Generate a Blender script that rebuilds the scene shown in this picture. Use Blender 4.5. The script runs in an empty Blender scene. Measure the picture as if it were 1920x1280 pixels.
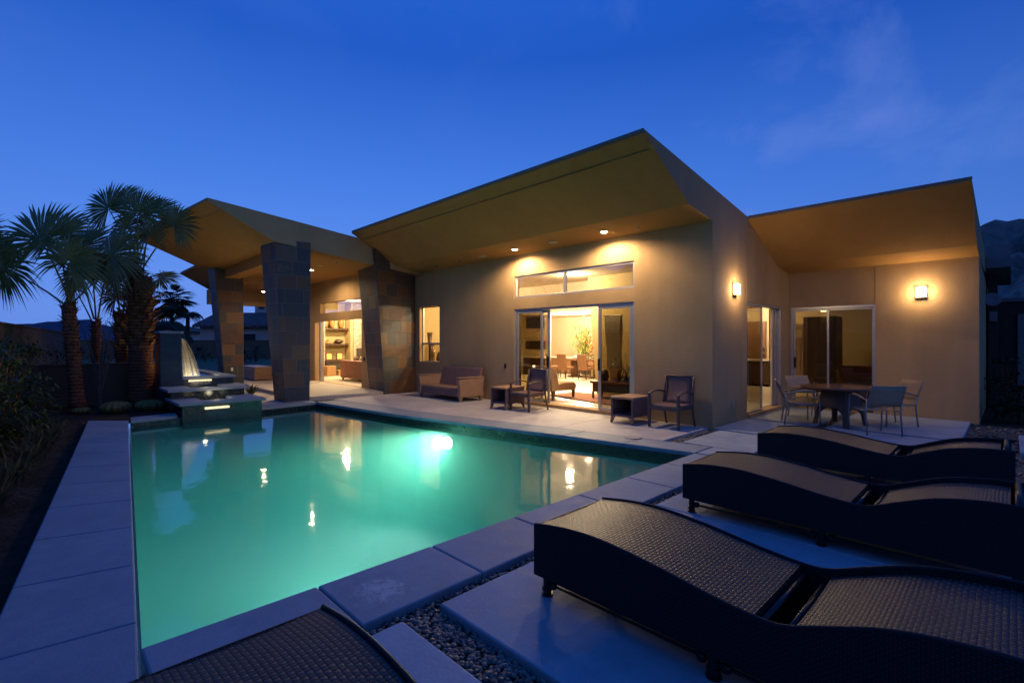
import bpy, bmesh, math, random
from mathutils import Vector, Matrix
random.seed(7)
R = math.radians
scene = bpy.context.scene
COL = scene.collection

# ------------------------------------------------------------------ helpers
def wloc(o):
    v = Vector((0, 0, 0))
    while o is not None:
        v = v + Vector(o.location)
        o = o.parent
    return v

def tag(o, label=None, cat=None, group=None, kind=None):
    if label: o['label'] = label
    if cat: o['category'] = cat
    if group: o['group'] = group
    if kind: o['kind'] = kind
    return o

def thing(name, label, cat, loc=(0, 0, 0), group=None, rz=0.0):
    o = bpy.data.objects.new(name, None)
    o.empty_display_size = 0.2
    COL.objects.link(o)
    o.location = loc
    o.rotation_euler = (0, 0, rz)
    return tag(o, label, cat, group)

def copy_tree(o, parent=None):
    c = o.copy()
    COL.objects.link(c)
    c.parent = parent
    for ch in list(o.children):
        copy_tree(ch, c)
    return c

class MB:
    def __init__(s):
        s.v, s.f, s.uv = [], [], []
    def face(s, pts, uv=None):
        b = len(s.v)
        s.v += [tuple(p) for p in pts]
        s.f.append(list(range(b, b + len(pts))))
        s.uv.append(uv)
        return s
    def mesh(s, vs, fs, uvs=None):
        b = len(s.v)
        s.v += [tuple(p) for p in vs]
        for i, f in enumerate(fs):
            s.f.append([b + k for k in f])
            s.uv.append(uvs[i] if uvs else None)
        return s
    def hexa(s, bot, top):
        """bot, top: counter-clockwise loops of equal length seen from above"""
        n = len(bot)
        vs = list(bot) + list(top)
        fs = [list(range(n - 1, -1, -1)), list(range(n, 2 * n))]
        for i in range(n):
            j = (i + 1) % n
            fs.append([i, j, n + j, n + i])
        return s.mesh(vs, fs)
    def box(s, x0, x1, y0, y1, z0, z1):
        if x1 < x0: x0, x1 = x1, x0
        if y1 < y0: y0, y1 = y1, y0
        if z1 < z0: z0, z1 = z1, z0
        return s.hexa([(x0, y0, z0), (x1, y0, z0), (x1, y1, z0), (x0, y1, z0)],
                      [(x0, y0, z1), (x1, y0, z1), (x1, y1, z1), (x0, y1, z1)])
    def slab(s, poly, z0, z1):
        return s.hexa([(x, y, z0) for x, y in poly], [(x, y, z1) for x, y in poly])
    def prism_x(s, prof, x0, x1):
        """prof: list of (y,z); extruded along x"""
        n = len(prof)
        vs = [(x0, y, z) for y, z in prof] + [(x1, y, z) for y, z in prof]
        ar = sum(prof[i][0] * prof[(i + 1) % n][1] - prof[(i + 1) % n][0] * prof[i][1] for i in range(n))
        f0, f1 = list(range(n)), list(range(n, 2 * n))
        if ar > 0: f0.reverse()
        else: f1.reverse()
        fs = [f0, f1]
        for i in range(n):
            j = (i + 1) % n
            q = [i, j, n + j, n + i]
            if ar < 0: q.reverse()
            fs.append(q)
        return s.mesh(vs, fs)
    def prism_y(s, prof, y0, y1):
        n = len(prof)
        vs = [(x, y0, z) for x, z in prof] + [(x, y1, z) for x, z in prof]
        ar = sum(prof[i][0] * prof[(i + 1) % n][1] - prof[(i + 1) % n][0] * prof[i][1] for i in range(n))
        f0, f1 = list(range(n)), list(range(n, 2 * n))
        if ar > 0: f1.reverse()
        else: f0.reverse()
        fs = [f0, f1]
        for i in range(n):
            j = (i + 1) % n
            q = [i, n + i, n + j, j]
            if ar < 0: q.reverse()
            fs.append(q)
        return s.mesh(vs, fs)
    def tube(s, path, rad, n=8, cap=True):
        path = [Vector(p) for p in path]
        m = len(path)
        if not hasattr(rad, '__len__'): rad = [rad] * m
        up = Vector((0, 0, 1))
        vs = []
        px = None
        for i, p in enumerate(path):
            d = (path[min(i + 1, m - 1)] - path[max(i - 1, 0)]).normalized()
            if px is None:
                ref = up if abs(d.z) < 0.9 else Vector((1, 0, 0))
                px = d.cross(ref).normalized()
            px = (px - d * px.dot(d)).normalized()
            py = d.cross(px)
            for k in range(n):
                a = 2 * math.pi * k / n
                vs.append(p + px * (math.cos(a) * rad[i]) + py * (math.sin(a) * rad[i]))
        fs = []
        for i in range(m - 1):
            for k in range(n):
                k2 = (k + 1) % n
                fs.append([i * n + k, i * n + k2, (i + 1) * n + k2, (i + 1) * n + k])
        if cap:
            fs.append(list(range(n - 1, -1, -1)))
            fs.append([(m - 1) * n + k for k in range(n)])
        return s.mesh(vs, fs)
    def lathe(s, prof, c=(0, 0, 0), n=24):
        """prof list of (r,z)"""
        vs, fs = [], []
        for r, z in prof:
            for k in range(n):
                a = 2 * math.pi * k / n
                vs.append((c[0] + r * math.cos(a), c[1] + r * math.sin(a), c[2] + z))
        for i in range(len(prof) - 1):
            for k in range(n):
                k2 = (k + 1) % n
                fs.append([i * n + k, i * n + k2, (i + 1) * n + k2, (i + 1) * n + k])
        fs.append(list(range(n - 1, -1, -1)))
        fs.append([(len(prof) - 1) * n + k for k in range(n)])
        return s.mesh(vs, fs)
    def gridfn(s, fn, nu, nv, uvfn=None):
        vs = [fn(i / nu, j / nv) for j in range(nv + 1) for i in range(nu + 1)]
        fs, uvs = [], []
        for j in range(nv):
            for i in range(nu):
                a = j * (nu + 1) + i
                fs.append([a, a + 1, a + nu + 2, a + nu + 1])
                if uvfn:
                    uvs.append([uvfn(i / nu, j / nv), uvfn((i + 1) / nu, j / nv), uvfn((i + 1) / nu, (j + 1) / nv), uvfn(i / nu, (j + 1) / nv)])
        return s.mesh(vs, fs, uvs if uvfn else None)
    def build(s, name, mat, parent=None, bevel=0.0, smooth=False, mat2=None, mat2fn=None, merge=False, seg=2, label=None):
        me = bpy.data.meshes.new(name)
        if parent is not None:
            o0 = wloc(parent)
        else:
            n = max(1, len(s.v))
            o0 = Vector((sum(p[0] for p in s.v) / n, sum(p[1] for p in s.v) / n, min(p[2] for p in s.v)))
        me.from_pydata([(p[0] - o0.x, p[1] - o0.y, p[2] - o0.z) for p in s.v], [], s.f)
        uvl = me.uv_layers.new(name='UVMap')
        for pi, p in enumerate(me.polygons):
            uv = s.uv[pi]
            nrm = p.normal
            for k, li in enumerate(p.loop_indices):
                if uv:
                    uvl.data[li].uv = uv[k]
                else:
                    q = s.v[me.loops[li].vertex_index]
                    if abs(nrm.z) > 0.75: uvl.data[li].uv = (q[0], q[1])
                    else:
                        t = Vector((-nrm.y, nrm.x, 0))
                        t = t.normalized() if t.length > 1e-6 else Vector((1, 0, 0))
                        uvl.data[li].uv = (q[0] * t.x + q[1] * t.y, q[2])
        me.materials.append(mat)
        if mat2 is not None:
            me.materials.append(mat2)
            for p in me.polygons:
                if mat2fn(p): p.material_index = 1
        if merge:
            bm = bmesh.new(); bm.from_mesh(me)
            bmesh.ops.remove_doubles(bm, verts=bm.verts, dist=1e-4)
            bm.to_mesh(me); bm.free()
        if smooth:
            for p in me.polygons: p.use_smooth = True
        o = bpy.data.objects.new(name, me)
        COL.objects.link(o)
        if parent is not None:
            o.parent = parent
        else:
            o.location = o0
        if bevel > 0:
            b = o.modifiers.new('bevel', 'BEVEL')
            b.width = bevel; b.segments = seg; b.limit_method = 'ANGLE'; b.angle_limit = R(35)
        if label: o['label'] = label
        return o

def wall_mesh(mb, axis, pos, thick, u0, u1, z0, z1, holes):
    """wall slab with rectangular openings. axis 'x': runs along x, front at y=pos, back at pos+thick; axis 'y': runs along y, at x=pos..pos+thick"""
    us = sorted({u0, u1, *[h[0] for h in holes], *[h[1] for h in holes]})
    zs = sorted({z0, z1, *[h[2] for h in holes], *[h[3] for h in holes]})
    us = [u for u in us if u0 <= u <= u1]; zs = [z for z in zs if z0 <= z <= z1]
    nu, nz = len(us) - 1, len(zs) - 1
    def solid(i, j):
        if i < 0 or j < 0 or i >= nu or j >= nz: return False
        cu, cz = (us[i] + us[i + 1]) / 2, (zs[j] + zs[j + 1]) / 2
        return not any(h[0] < cu < h[1] and h[2] < cz < h[3] for h in holes)
    def P(u, d, z):
        return (u, pos + d, z) if axis == 'x' else (pos + d, u, z)
    def q(a, b, c, d):
        pts = [P(*a), P(*b), P(*c), P(*d)]
        if axis == 'y': pts.reverse()
        mb.face(pts)
    for i in range(nu):
        for j in range(nz):
            if not solid(i, j): continue
            a, b, c, d = us[i], us[i + 1], zs[j], zs[j + 1]
            t = thick
            q((a, 0, c), (b, 0, c), (b, 0, d), (a, 0, d))
            q((b, t, c), (a, t, c), (a, t, d), (b, t, d))
            if not solid(i - 1, j): q((a, t, c), (a, 0, c), (a, 0, d), (a, t, d))
            if not solid(i + 1, j): q((b, 0, c), (b, t, c), (b, t, d), (b, 0, d))
            if not solid(i, j - 1): q((a, t, c), (b, t, c), (b, 0, c), (a, 0, c))
            if not solid(i, j + 1): q((a, 0, d), (b, 0, d), (b, t, d), (a, t, d))
    return mb

# ------------------------------------------------------------------ materials
def srgb(r, g, b):
    f = lambda c: (c / 255 / 12.92) if c / 255 <= 0.04045 else ((c / 255 + 0.055) / 1.055) ** 2.4
    return (f(r), f(g), f(b), 1)

class NT:
    def __init__(s, name):
        s.m = bpy.data.materials.new(name); s.m.use_nodes = True
        s.t = s.m.node_tree; s.t.nodes.clear()
        s.out = s.n('ShaderNodeOutputMaterial')
    def n(s, typ, **kw):
        nd = s.t.nodes.new(typ)
        for k, v in kw.items():
            if k.startswith('i_'): nd.inputs[k[2:].replace('_', ' ')].default_value = v
            else: setattr(nd, k, v)
        return nd
    def l(s, a, b): s.t.links.new(a, b)
    def pos(s): return s.n('ShaderNodeNewGeometry').outputs['Position']
    def noise(s, vec, scale, detail=4, rough=0.55):
        nd = s.n('ShaderNodeTexNoise'); nd.inputs['Scale'].default_value = scale
        nd.inputs['Detail'].default_value = detail; nd.inputs['Roughness'].default_value = rough
        if vec is not None: s.l(vec, nd.inputs['Vector'])
        return nd.outputs['Fac']
    def ramp(s, fac, stops, interp='LINEAR'):
        nd = s.n('ShaderNodeValToRGB'); cr = nd.color_ramp; cr.interpolation = interp
        while len(cr.elements) < len(stops): cr.elements.new(0.5)
        for e, (p, c) in zip(cr.elements, stops):
            e.position = p; e.color = c if len(c) == 4 else (*c, 1)
        s.l(fac, nd.inputs['Fac'])
        return nd.outputs['Color']
    def mix(s, fac, a, b, mode='MIX'):
        nd = s.n('ShaderNodeMix', data_type='RGBA', blend_type=mode)
        for sock, v in ((nd.inputs[0], fac), (nd.inputs[6], a), (nd.inputs[7], b)):
            if hasattr(v, 'links'): s.l(v, sock)
            else: sock.default_value = v
        return nd.outputs[2]
    def math(s, op, a, b=0.0, c=0.0):
        nd = s.n('ShaderNodeMath', operation=op)
        for i, v in enumerate((a, b, c)):
            if hasattr(v, 'links'): s.l(v, nd.inputs[i])
            else: nd.inputs[i].default_value = v
        return nd.outputs[0]
    def bump(s, h, strength=0.3, dist=0.01, nrm=None):
        nd = s.n('ShaderNodeBump'); nd.inputs['Strength'].default_value = strength; nd.inputs['Distance'].default_value = dist
        s.l(h, nd.inputs['Height'])
        if nrm is not None: s.l(nrm, nd.inputs['Normal'])
        return nd.outputs['Normal']
    def bsdf(s, col, rough=0.7, nrm=None, metal=0.0, spec=0.5, emit=None, estr=0.0):
        b = s.n('ShaderNodeBsdfPrincipled')
        if hasattr(col, 'links'): s.l(col, b.inputs['Base Color'])
        else: b.inputs['Base Color'].default_value = col if len(col) == 4 else (*col, 1)
        if hasattr(rough, 'links'): s.l(rough, b.inputs['Roughness'])
        else: b.inputs['Roughness'].default_value = rough
        b.inputs['Metallic'].default_value = metal
        b.inputs['Specular IOR Level'].default_value = spec
        if nrm is not None: s.l(nrm, b.inputs['Normal'])
        if emit is not None:
            if hasattr(emit, 'links'): s.l(emit, b.inputs['Emission Color'])
            else: b.inputs['Emission Color'].default_value = emit if len(emit) == 4 else (*emit, 1)
            b.inputs['Emission Strength'].default_value = estr
        s.l(b.outputs[0], s.out.inputs['Surface'])
        return s.m

def m_plain(name, col, rough=0.6, metal=0.0, spec=0.5, var=0.12, scale=6.0, bump=0.0, bscale=60, emit=None, estr=0):
    t = NT(name); p = t.pos()
    n = t.noise(p, scale)
    c = tuple(col[:3])
    colr = t.ramp(n, [(0.25, tuple(x * (1 - var) for x in c)), (0.75, tuple(min(1, x * (1 + var)) for x in c))])
    nr = t.bump(t.noise(p, bscale, 3), bump, 0.004) if bump else None
    return t.bsdf(colr, rough, nr, metal, spec, emit, estr)

def m_stucco(name, col, dark=0.86):
    t = NT(name); p = t.pos()
    big = t.noise(p, 0.7, 5, 0.6); fine = t.noise(p, 40, 5, 0.65); grain = t.noise(p, 120, 2)
    c = tuple(col[:3])
    a = t.ramp(big, [(0.3, tuple(x * dark for x in c)), (0.72, c)])
    a = t.mix(0.35, a, t.ramp(fine, [(0.3, (0.72, 0.72, 0.72)), (0.7, (1.06, 1.06, 1.06))]), 'MULTIPLY')
    mp = t.n('ShaderNodeMapping'); t.l(p, mp.inputs['Vector']); mp.inputs['Scale'].default_value = (3.2, 3.2, 0.25)
    streak = t.noise(mp.outputs[0], 1.0, 4, 0.6)
    a = t.mix(0.5, a, t.ramp(streak, [(0.35, (0.86, 0.85, 0.83)), (0.62, (1, 1, 1))]), 'MULTIPLY')
    h = t.math('ADD', t.math('MULTIPLY', fine, 1.0), t.math('MULTIPLY', grain, 0.5))
    return t.bsdf(a, 0.9, t.bump(h, 0.75, 0.014), spec=0.2)

def m_concrete(name, col, blotch=0.14, stain=None):
    t = NT(name); p = t.pos()
    big = t.noise(p, 1.1, 6, 0.62); fine = t.noise(p, 45, 4, 0.6); mid = t.noise(p, 7, 6, 0.7)
    c = tuple(col[:3])
    a = t.ramp(big, [(0.28, tuple(x * (1 - blotch * 1.6) for x in c)), (0.7, tuple(x * (1 + blotch * 0.6) for x in c))])
    a = t.mix(0.55, a, t.ramp(mid, [(0.32, (0.70, 0.70, 0.72)), (0.62, (1.04, 1.04, 1.04))]), 'MULTIPLY')
    # small pale scale patches left by dried pool water
    sp = t.ramp(t.noise(p, 3.1, 8, 0.75), [(0.68, (0, 0, 0)), (0.73, (1, 1, 1))])
    a = t.mix(t.math('MULTIPLY', sp, 0.35), a, (min(1, c[0] * 1.5), min(1, c[1] * 1.5), min(1, c[2] * 1.5), 1))
    if stain:
        vd = t.n('ShaderNodeVectorMath', operation='DISTANCE'); t.l(p, vd.inputs[0]); vd.inputs[1].default_value = stain
        near = t.ramp(vd.outputs['Value'], [(0.05, (1, 1, 1)), (0.46, (0, 0, 0))])
        sn = t.ramp(t.math('ADD', t.math('MULTIPLY', t.noise(p, 13, 12, 0.85), 0.75), t.math('MULTIPLY', near, 0.25)), [(0.56, (0, 0, 0)), (0.62, (1, 1, 1))])
        a = t.mix(t.math('MULTIPLY', t.math('MULTIPLY', sn, near), 0.3), a, (0.8, 0.8, 0.78, 1))
    return t.bsdf(a, t.ramp(mid, [(0.3, (0.62,) * 3), (0.7, (0.85,) * 3)]), t.bump(t.math('ADD', fine, t.math('MULTIPLY', mid, 0.6)), 0.35, 0.006), spec=0.35)

def m_slate():
    t = NT('slate_tile')
    uv = t.n('ShaderNodeUVMap').outputs[0]
    br = t.n('ShaderNodeTexBrick'); t.l(uv, br.inputs['Vector'])
    br.offset = 0.37; br.offset_frequency = 2; br.squash = 1.45; br.squash_frequency = 3
    br.inputs['Color1'].default_value = (0, 0, 0, 1); br.inputs['Color2'].default_value = (1, 1, 1, 1)
    br.inputs['Mortar'].default_value = (0.5, 0.5, 0.5, 1)
    br.inputs['Scale'].default_value = 1.0; br.inputs['Mortar Size'].default_value = 0.006; br.inputs['Mortar Smooth'].default_value = 0.2
    br.inputs['Brick Width'].default_value = 0.47; br.inputs['Row Height'].default_value = 0.375
    p = t.pos()
    n1 = t.noise(p, 3.0, 8, 0.7); n2 = t.noise(p, 16, 6, 0.65)
    v = t.math('ADD', br.outputs['Color'], t.math('MULTIPLY', t.math('SUBTRACT', n1, 0.5), 0.03))
    tile = t.ramp(v, [(0.0, (0.048, 0.050, 0.060)), (0.16, (0.115, 0.060, 0.040)), (0.3, (0.068, 0.064, 0.064)), (0.44, (0.140, 0.074, 0.038)),
                      (0.56, (0.052, 0.055, 0.060)), (0.68, (0.160, 0.096, 0.048)), (0.8, (0.090, 0.058, 0.054)), (0.92, (0.125, 0.086, 0.058))], 'CONSTANT')
    tile = t.mix(t.ramp(n1, [(0.55, (0, 0, 0)), (0.72, (0.4, 0.4, 0.4))]), tile, (0.13, 0.068, 0.036, 1))
    tile = t.mix(0.8, tile, t.ramp(n2, [(0.3, (0.62, 0.62, 0.64)), (0.7, (1.25, 1.22, 1.18))]), 'MULTIPLY')
    col = t.mix(br.outputs['Fac'], tile, (0.15, 0.145, 0.125, 1))
    h = t.math('SUBTRACT', t.math('ADD', t.math('MULTIPLY', n2, 0.5), t.math('MULTIPLY', n1, 0.6)), t.math('MULTIPLY', br.outputs['Fac'], 0.9))
    return t.bsdf(col, t.ramp(n2, [(0.3, (0.42,) * 3), (0.7, (0.7,) * 3)]), t.bump(h, 1.0, 0.02), spec=0.45)

def m_brick(name, cols, bw, rh, mortar, mcol, rough=0.7, bump=0.4, spec=0.4, nvar=0.3):
    t = NT(name)
    uv = t.n('ShaderNodeUVMap').outputs[0]
    br = t.n('ShaderNodeTexBrick'); t.l(uv, br.inputs['Vector'])
    br.inputs['Color1'].default_value = (0, 0, 0, 1); br.inputs['Color2'].default_value = (1, 1, 1, 1)
    br.inputs['Mortar'].default_value = (0.5, 0.5, 0.5, 1)
    br.inputs['Scale'].default_value = 1.0; br.inputs['Mortar Size'].default_value = mortar
    br.inputs['Brick Width'].default_value = bw; br.inputs['Row Height'].default_value = rh
    k = len(cols)
    tile = t.ramp(br.outputs['Color'], [(i / k, c) for i, c in enumerate(cols)], 'CONSTANT')
    n2 = t.noise(t.pos(), 12, 5, 0.6)
    tile = t.mix(nvar, tile, t.ramp(n2, [(0.3, (0.6,) * 3), (0.7, (1.2,) * 3)]), 'MULTIPLY')
    col = t.mix(br.outputs['Fac'], tile, (*mcol, 1))
    h = t.math('SUBTRACT', t.math('MULTIPLY', n2, 0.5), br.outputs['Fac'])
    return t.bsdf(col, rough, t.bump(h, bump, 0.01), spec=spec)

def m_weave(name, col, gap, pitch, rough=0.4, bump=0.9, spec=0.5, diag=False):
    t = NT(name)
    sep = t.n('ShaderNodeSeparateXYZ'); t.l(t.n('ShaderNodeUVMap').outputs[0], sep.inputs[0])
    u, v = sep.outputs[0], sep.outputs[1]
    if diag:
        u, v = t.math('ADD', u, v), t.math('SUBTRACT', u, v)
    k = math.pi / pitch
    su = t.math('SINE', t.math('MULTIPLY', u, k)); sv = t.math('SINE', t.math('MULTIPLY', v, k * 1.15))
    h = t.math('MULTIPLY', su, sv)
    h = t.math('ABSOLUTE', h)
    chk = t.math('ADD', t.math('MULTIPLY', t.math('GREATER_THAN', t.math('MULTIPLY', su, sv), 0.0), 0.6), 0.4)
    hh = t.math('MULTIPLY', t.math('POWER', h, 0.6), chk)
    n = t.noise(t.pos(), 5, 4)
    c = t.ramp(hh, [(0.08, gap), (0.45, col), (1.0, tuple(x * 1.35 for x in col[:3]))])
    c = t.mix(0.5, c, t.ramp(n, [(0.3, (0.75,) * 3), (0.7, (1.1,) * 3)]), 'MULTIPLY')
    return t.bsdf(c, rough, t.bump(hh, bump, pitch * 0.35), spec=spec)

def m_glass(name, tint=(1, 1, 1), refl=1.0, base=0.02):
    t = NT(name)
    fr = t.n('ShaderNodeFresnel'); fr.inputs['IOR'].default_value = 1.5
    f = t.math('MINIMUM', t.math('ADD', t.math('MULTIPLY', fr.outputs[0], refl), base), 1.0)
    tr = t.n('ShaderNodeBsdfTransparent'); tr.inputs['Color'].default_value = (*tint, 1)
    gl = t.n('ShaderNodeBsdfGlossy'); gl.inputs['Roughness'].default_value = 0.0
    mx = t.n('ShaderNodeMixShader'); t.l(f, mx.inputs[0]); t.l(tr.outputs[0], mx.inputs[1]); t.l(gl.outputs[0], mx.inputs[2])
    t.l(mx.outputs[0], t.out.inputs['Surface'])
    return t.m

def m_leaf(name, c1, c2, rough=0.5, trans=0.25):
    t = NT(name)
    n = t.noise(t.pos(), 2.3, 3); n2 = t.noise(t.pos(), 30, 2)
    c = t.ramp(t.math('ADD', t.math('MULTIPLY', n, 0.7), t.math('MULTIPLY', n2, 0.3)), [(0.35, c1), (0.65, c2)])
    b = t.n('ShaderNodeBsdfPrincipled'); t.l(c, b.inputs['Base Color']); b.inputs['Roughness'].default_value = rough
    b.inputs['Specular IOR Level'].default_value = 0.35
    tl = t.n('ShaderNodeBsdfTranslucent'); t.l(c, tl.inputs['Color'])
    mx = t.n('ShaderNodeMixShader'); mx.inputs[0].default_value = trans
    t.l(b.outputs[0], mx.inputs[1]); t.l(tl.outputs[0], mx.inputs[2]); t.l(mx.outputs[0], t.out.inputs['Surface'])
    return t.m

def m_emit(name, col, strength):
    t = NT(name)
    e = t.n('ShaderNodeEmission'); e.inputs['Color'].default_value = (*col[:3], 1); e.inputs['Strength'].default_value = strength
    t.l(e.outputs[0], t.out.inputs['Surface'])
    return t.m

def m_rock(name, c1, c2, scale):
    t = NT(name); p = t.pos()
    n = t.noise(p, scale, 10, 0.7); n2 = t.noise(p, scale * 6, 8, 0.7)
    c = t.ramp(t.math('ADD', t.math('MULTIPLY', n, 0.6), t.math('MULTIPLY', n2, 0.4)), [(0.36, c1), (0.62, c2)])
    return t.bsdf(c, 0.95, t.bump(n2, 1.0, 0.4 / scale), spec=0.1)

def m_gravel(name):
    t = NT(name); p = t.pos()
    vo = t.n('ShaderNodeTexVoronoi'); vo.inputs['Scale'].default_value = 26; t.l(p, vo.inputs['Vector'])
    sep = t.n('ShaderNodeSeparateColor'); t.l(vo.outputs['Color'], sep.inputs[0])
    c = t.ramp(sep.outputs[0], [(0.0, (0.10, 0.09, 0.085)), (0.35, (0.2, 0.17, 0.15)), (0.7, (0.32, 0.28, 0.25)), (1, (0.14, 0.13, 0.13))])
    c = t.mix(t.ramp(vo.outputs['Distance'], [(0.0, (0, 0, 0)), (0.55, (1, 1, 1))]), c, (0.03, 0.028, 0.026, 1))
    h = t.math('SUBTRACT', 1.0, vo.outputs['Distance'])
    return t.bsdf(c, 0.7, t.bump(h, 1.0, 0.02))

def m_stripe(name, c1, c2, pitch):
    t = NT(name)
    sep = t.n('ShaderNodeSeparateXYZ'); t.l(t.n('ShaderNodeUVMap').outputs[0], sep.inputs[0])
    n = t.noise(t.pos(), 40, 3)
    s = t.math('SINE', t.math('ADD', t.math('MULTIPLY', sep.outputs[0], 2 * math.pi / pitch), t.math('MULTIPLY', n, 2.2)))
    c = t.ramp(t.math('ADD', t.math('MULTIPLY', s, 0.5), 0.5), [(0.35, c1), (0.6, c2)])
    return t.bsdf(c, 0.85, t.bump(n, 0.4, 0.004), spec=0.2)

def m_wood(name, c1, c2, scale=8, rough=0.45):
    t = NT(name); p = t.pos()
    mp = t.n('ShaderNodeMapping'); t.l(p, mp.inputs['Vector']); mp.inputs['Scale'].default_value = (1, 1, 0.15)
    n = t.noise(mp.outputs[0], scale, 8, 0.65)
    c = t.ramp(n, [(0.3, c1), (0.7, c2)])
    return t.bsdf(c, rough, t.bump(n, 0.15, 0.003))

def m_bark(name, c1, c2):
    t = NT(name)
    sep = t.n('ShaderNodeSeparateXYZ'); t.l(t.pos(), sep.inputs[0])
    n = t.noise(t.pos(), 9, 6, 0.7)
    ring = t.math('SINE', t.math('ADD', t.math('MULTIPLY', sep.outputs[2], 75), t.math('MULTIPLY', n, 9)))
    c = t.ramp(t.math('ADD', t.math('MULTIPLY', ring, 0.18), n), [(0.3, c1), (0.75, c2)])
    return t.bsdf(c, 0.9, t.bump(t.math('ADD', ring, n), 0.7, 0.01), spec=0.15)

M = {}
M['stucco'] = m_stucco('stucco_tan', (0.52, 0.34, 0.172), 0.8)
M['soffit'] = m_stucco('stucco_soffit_light_tint', (0.46, 0.25, 0.085), 0.86)  # wall stucco again, with the soffit's golden light put into its colour
M['slate'] = m_slate()
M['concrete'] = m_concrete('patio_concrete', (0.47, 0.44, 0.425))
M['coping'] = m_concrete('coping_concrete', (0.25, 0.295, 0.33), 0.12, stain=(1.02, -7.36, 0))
M['slab'] = m_concrete('slab_concrete_sky_tint', (0.33, 0.375, 0.41), 0.16)  # patio concrete turned bluer, sky light mixed into its colour
M['terrace'] = m_concrete('terrace_concrete', (0.5, 0.44, 0.36), 0.08)
M['gravel'] = m_gravel('gravel_bed')
M['dirt'] = m_rock('desert_soil', (0.07, 0.05, 0.035), (0.14, 0.10, 0.07), 1.5)
M['lawn'] = m_plain('lawn_green', (0.03, 0.075, 0.022), 0.9, var=0.4, scale=3, bump=0.8, bscale=80)
M['mosaic'] = m_brick('glass_mosaic', [(0.003, 0.007, 0.010), (0.007, 0.018, 0.017), (0.003, 0.010, 0.017), (0.03, 0.045, 0.034), (0.004, 0.008, 0.013), (0.008, 0.02, 0.024)], 0.026, 0.026, 0.002, (0.02, 0.025, 0.025), 0.18, 0.3, 0.6)
M['blue_tile'] = m_brick('blue_slate_tile', [(0.003, 0.013, 0.032), (0.006, 0.018, 0.040), (0.003, 0.011, 0.030), (0.007, 0.02, 0.038)], 0.16, 0.08, 0.003, (0.012, 0.024, 0.034), 0.3, 0.3, 0.5)
M['alu'] = m_plain('aluminium_frame', (0.52, 0.5, 0.48), 0.35, 0.6, var=0.05)
M['black_metal'] = m_plain('black_metal', (0.012, 0.012, 0.013), 0.35, 0.3)
M['grey_metal'] = m_plain('grey_painted_metal', (0.3, 0.31, 0.33), 0.35, 0.7, var=0.05)
M['glass'] = m_glass('window_glass', (0.9, 0.9, 0.86), 1.0, 0.01)
M['glass_dark'] = m_glass('tinted_glass', (0.30, 0.275, 0.2), 1.15, 0.02)
M['glass_mid'] = m_glass('screened_glass', (0.55, 0.5, 0.36), 1.0, 0.02)
M['glass_top'] = m_glass('clerestory_glass', (0.62, 0.6, 0.55), 2.6, 0.2)
M['weave_dark'] = m_weave('dark_wicker_top', (0.06, 0.043, 0.036), (0.001, 0.001, 0.0015), 0.023, 0.5, 0.5, 0.35)
M['weave_side'] = m_weave('dark_wicker_side', (0.011, 0.011, 0.014), (0.003, 0.003, 0.004), 0.013, 0.5, 0.8, 0.25)
M['wicker_rim'] = m_plain('dark_wicker_rim', (0.010, 0.010, 0.013), 0.62, spec=0.25, bump=0.6, bscale=160)
M['wicker_brown'] = m_weave('brown_resin_wicker', (0.42, 0.255, 0.155), (0.22, 0.13, 0.08), 0.008, 0.6, 0.5, 0.25)
M['wicker_plum'] = m_weave('plum_brown_sling', (0.23, 0.14, 0.12), (0.12, 0.073, 0.066), 0.007, 0.65, 0.4, 0.2)
M['resin_leg'] = m_plain('resin_leg_brown', (0.13, 0.085, 0.062), 0.5)
M['chair_dark'] = m_plain('chair_frame_plum', (0.10, 0.063, 0.055), 0.45)
M['tan_wood'] = m_wood('tan_foot_wood', (0.26, 0.16, 0.09), (0.36, 0.24, 0.14))
M['teak'] = m_wood('table_top_wood', (0.13, 0.06, 0.034), (0.21, 0.10, 0.055), 10, 0.22)
M['slat'] = m_wood('tan_slat', (0.30, 0.2, 0.115), (0.38, 0.26, 0.155))
M['weave_tan'] = m_weave('tan_zigzag_weave', (0.5, 0.37, 0.24), (0.22, 0.15, 0.095), 0.017, 0.6, 0.7, 0.3, True)
M['white_wall'] = m_plain('interior_cream_paint', (0.62, 0.5, 0.34), 0.85, var=0.03, scale=1.0, spec=0.2)
M['olive_wall'] = m_plain('interior_olive_paint', (0.42, 0.33, 0.16), 0.85, var=0.03, scale=1.0, spec=0.2)
M['ceil'] = m_plain('interior_ceiling_paint', (0.7, 0.6, 0.45), 0.9, var=0.02, spec=0.1)
M['int_floor'] = m_plain('interior_limestone', (0.62, 0.54, 0.43), 0.35, var=0.06, scale=2.0)
M['ledger'] = m_brick('split_face_stone', [(0.55, 0.47, 0.36), (0.66, 0.58, 0.46), (0.45, 0.37, 0.27), (0.72, 0.65, 0.53)], 0.13, 0.035, 0.004, (0.25, 0.2, 0.14), 0.85, 1.0, 0.2, 0.5)
M['dark_wood'] = m_wood('dark_espresso_wood', (0.035, 0.018, 0.011), (0.07, 0.036, 0.02))
M['mid_wood'] = m_wood('chestnut_wood', (0.15, 0.07, 0.035), (0.22, 0.11, 0.055))
M['mahog'] = m_wood('mahogany_wood', (0.09, 0.038, 0.02), (0.15, 0.065, 0.034))
M['white_door'] = m_plain('door_cream_paint', (0.6, 0.52, 0.4), 0.6, var=0.03)
M['stripe'] = m_stripe('striped_upholstery', (0.09, 0.05, 0.03), (0.42, 0.28, 0.16), 0.04)
M['rug'] = m_plain('shag_rug', (0.28, 0.12, 0.07), 0.95, var=0.55, scale=26, bump=1.0, bscale=60)
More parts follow.
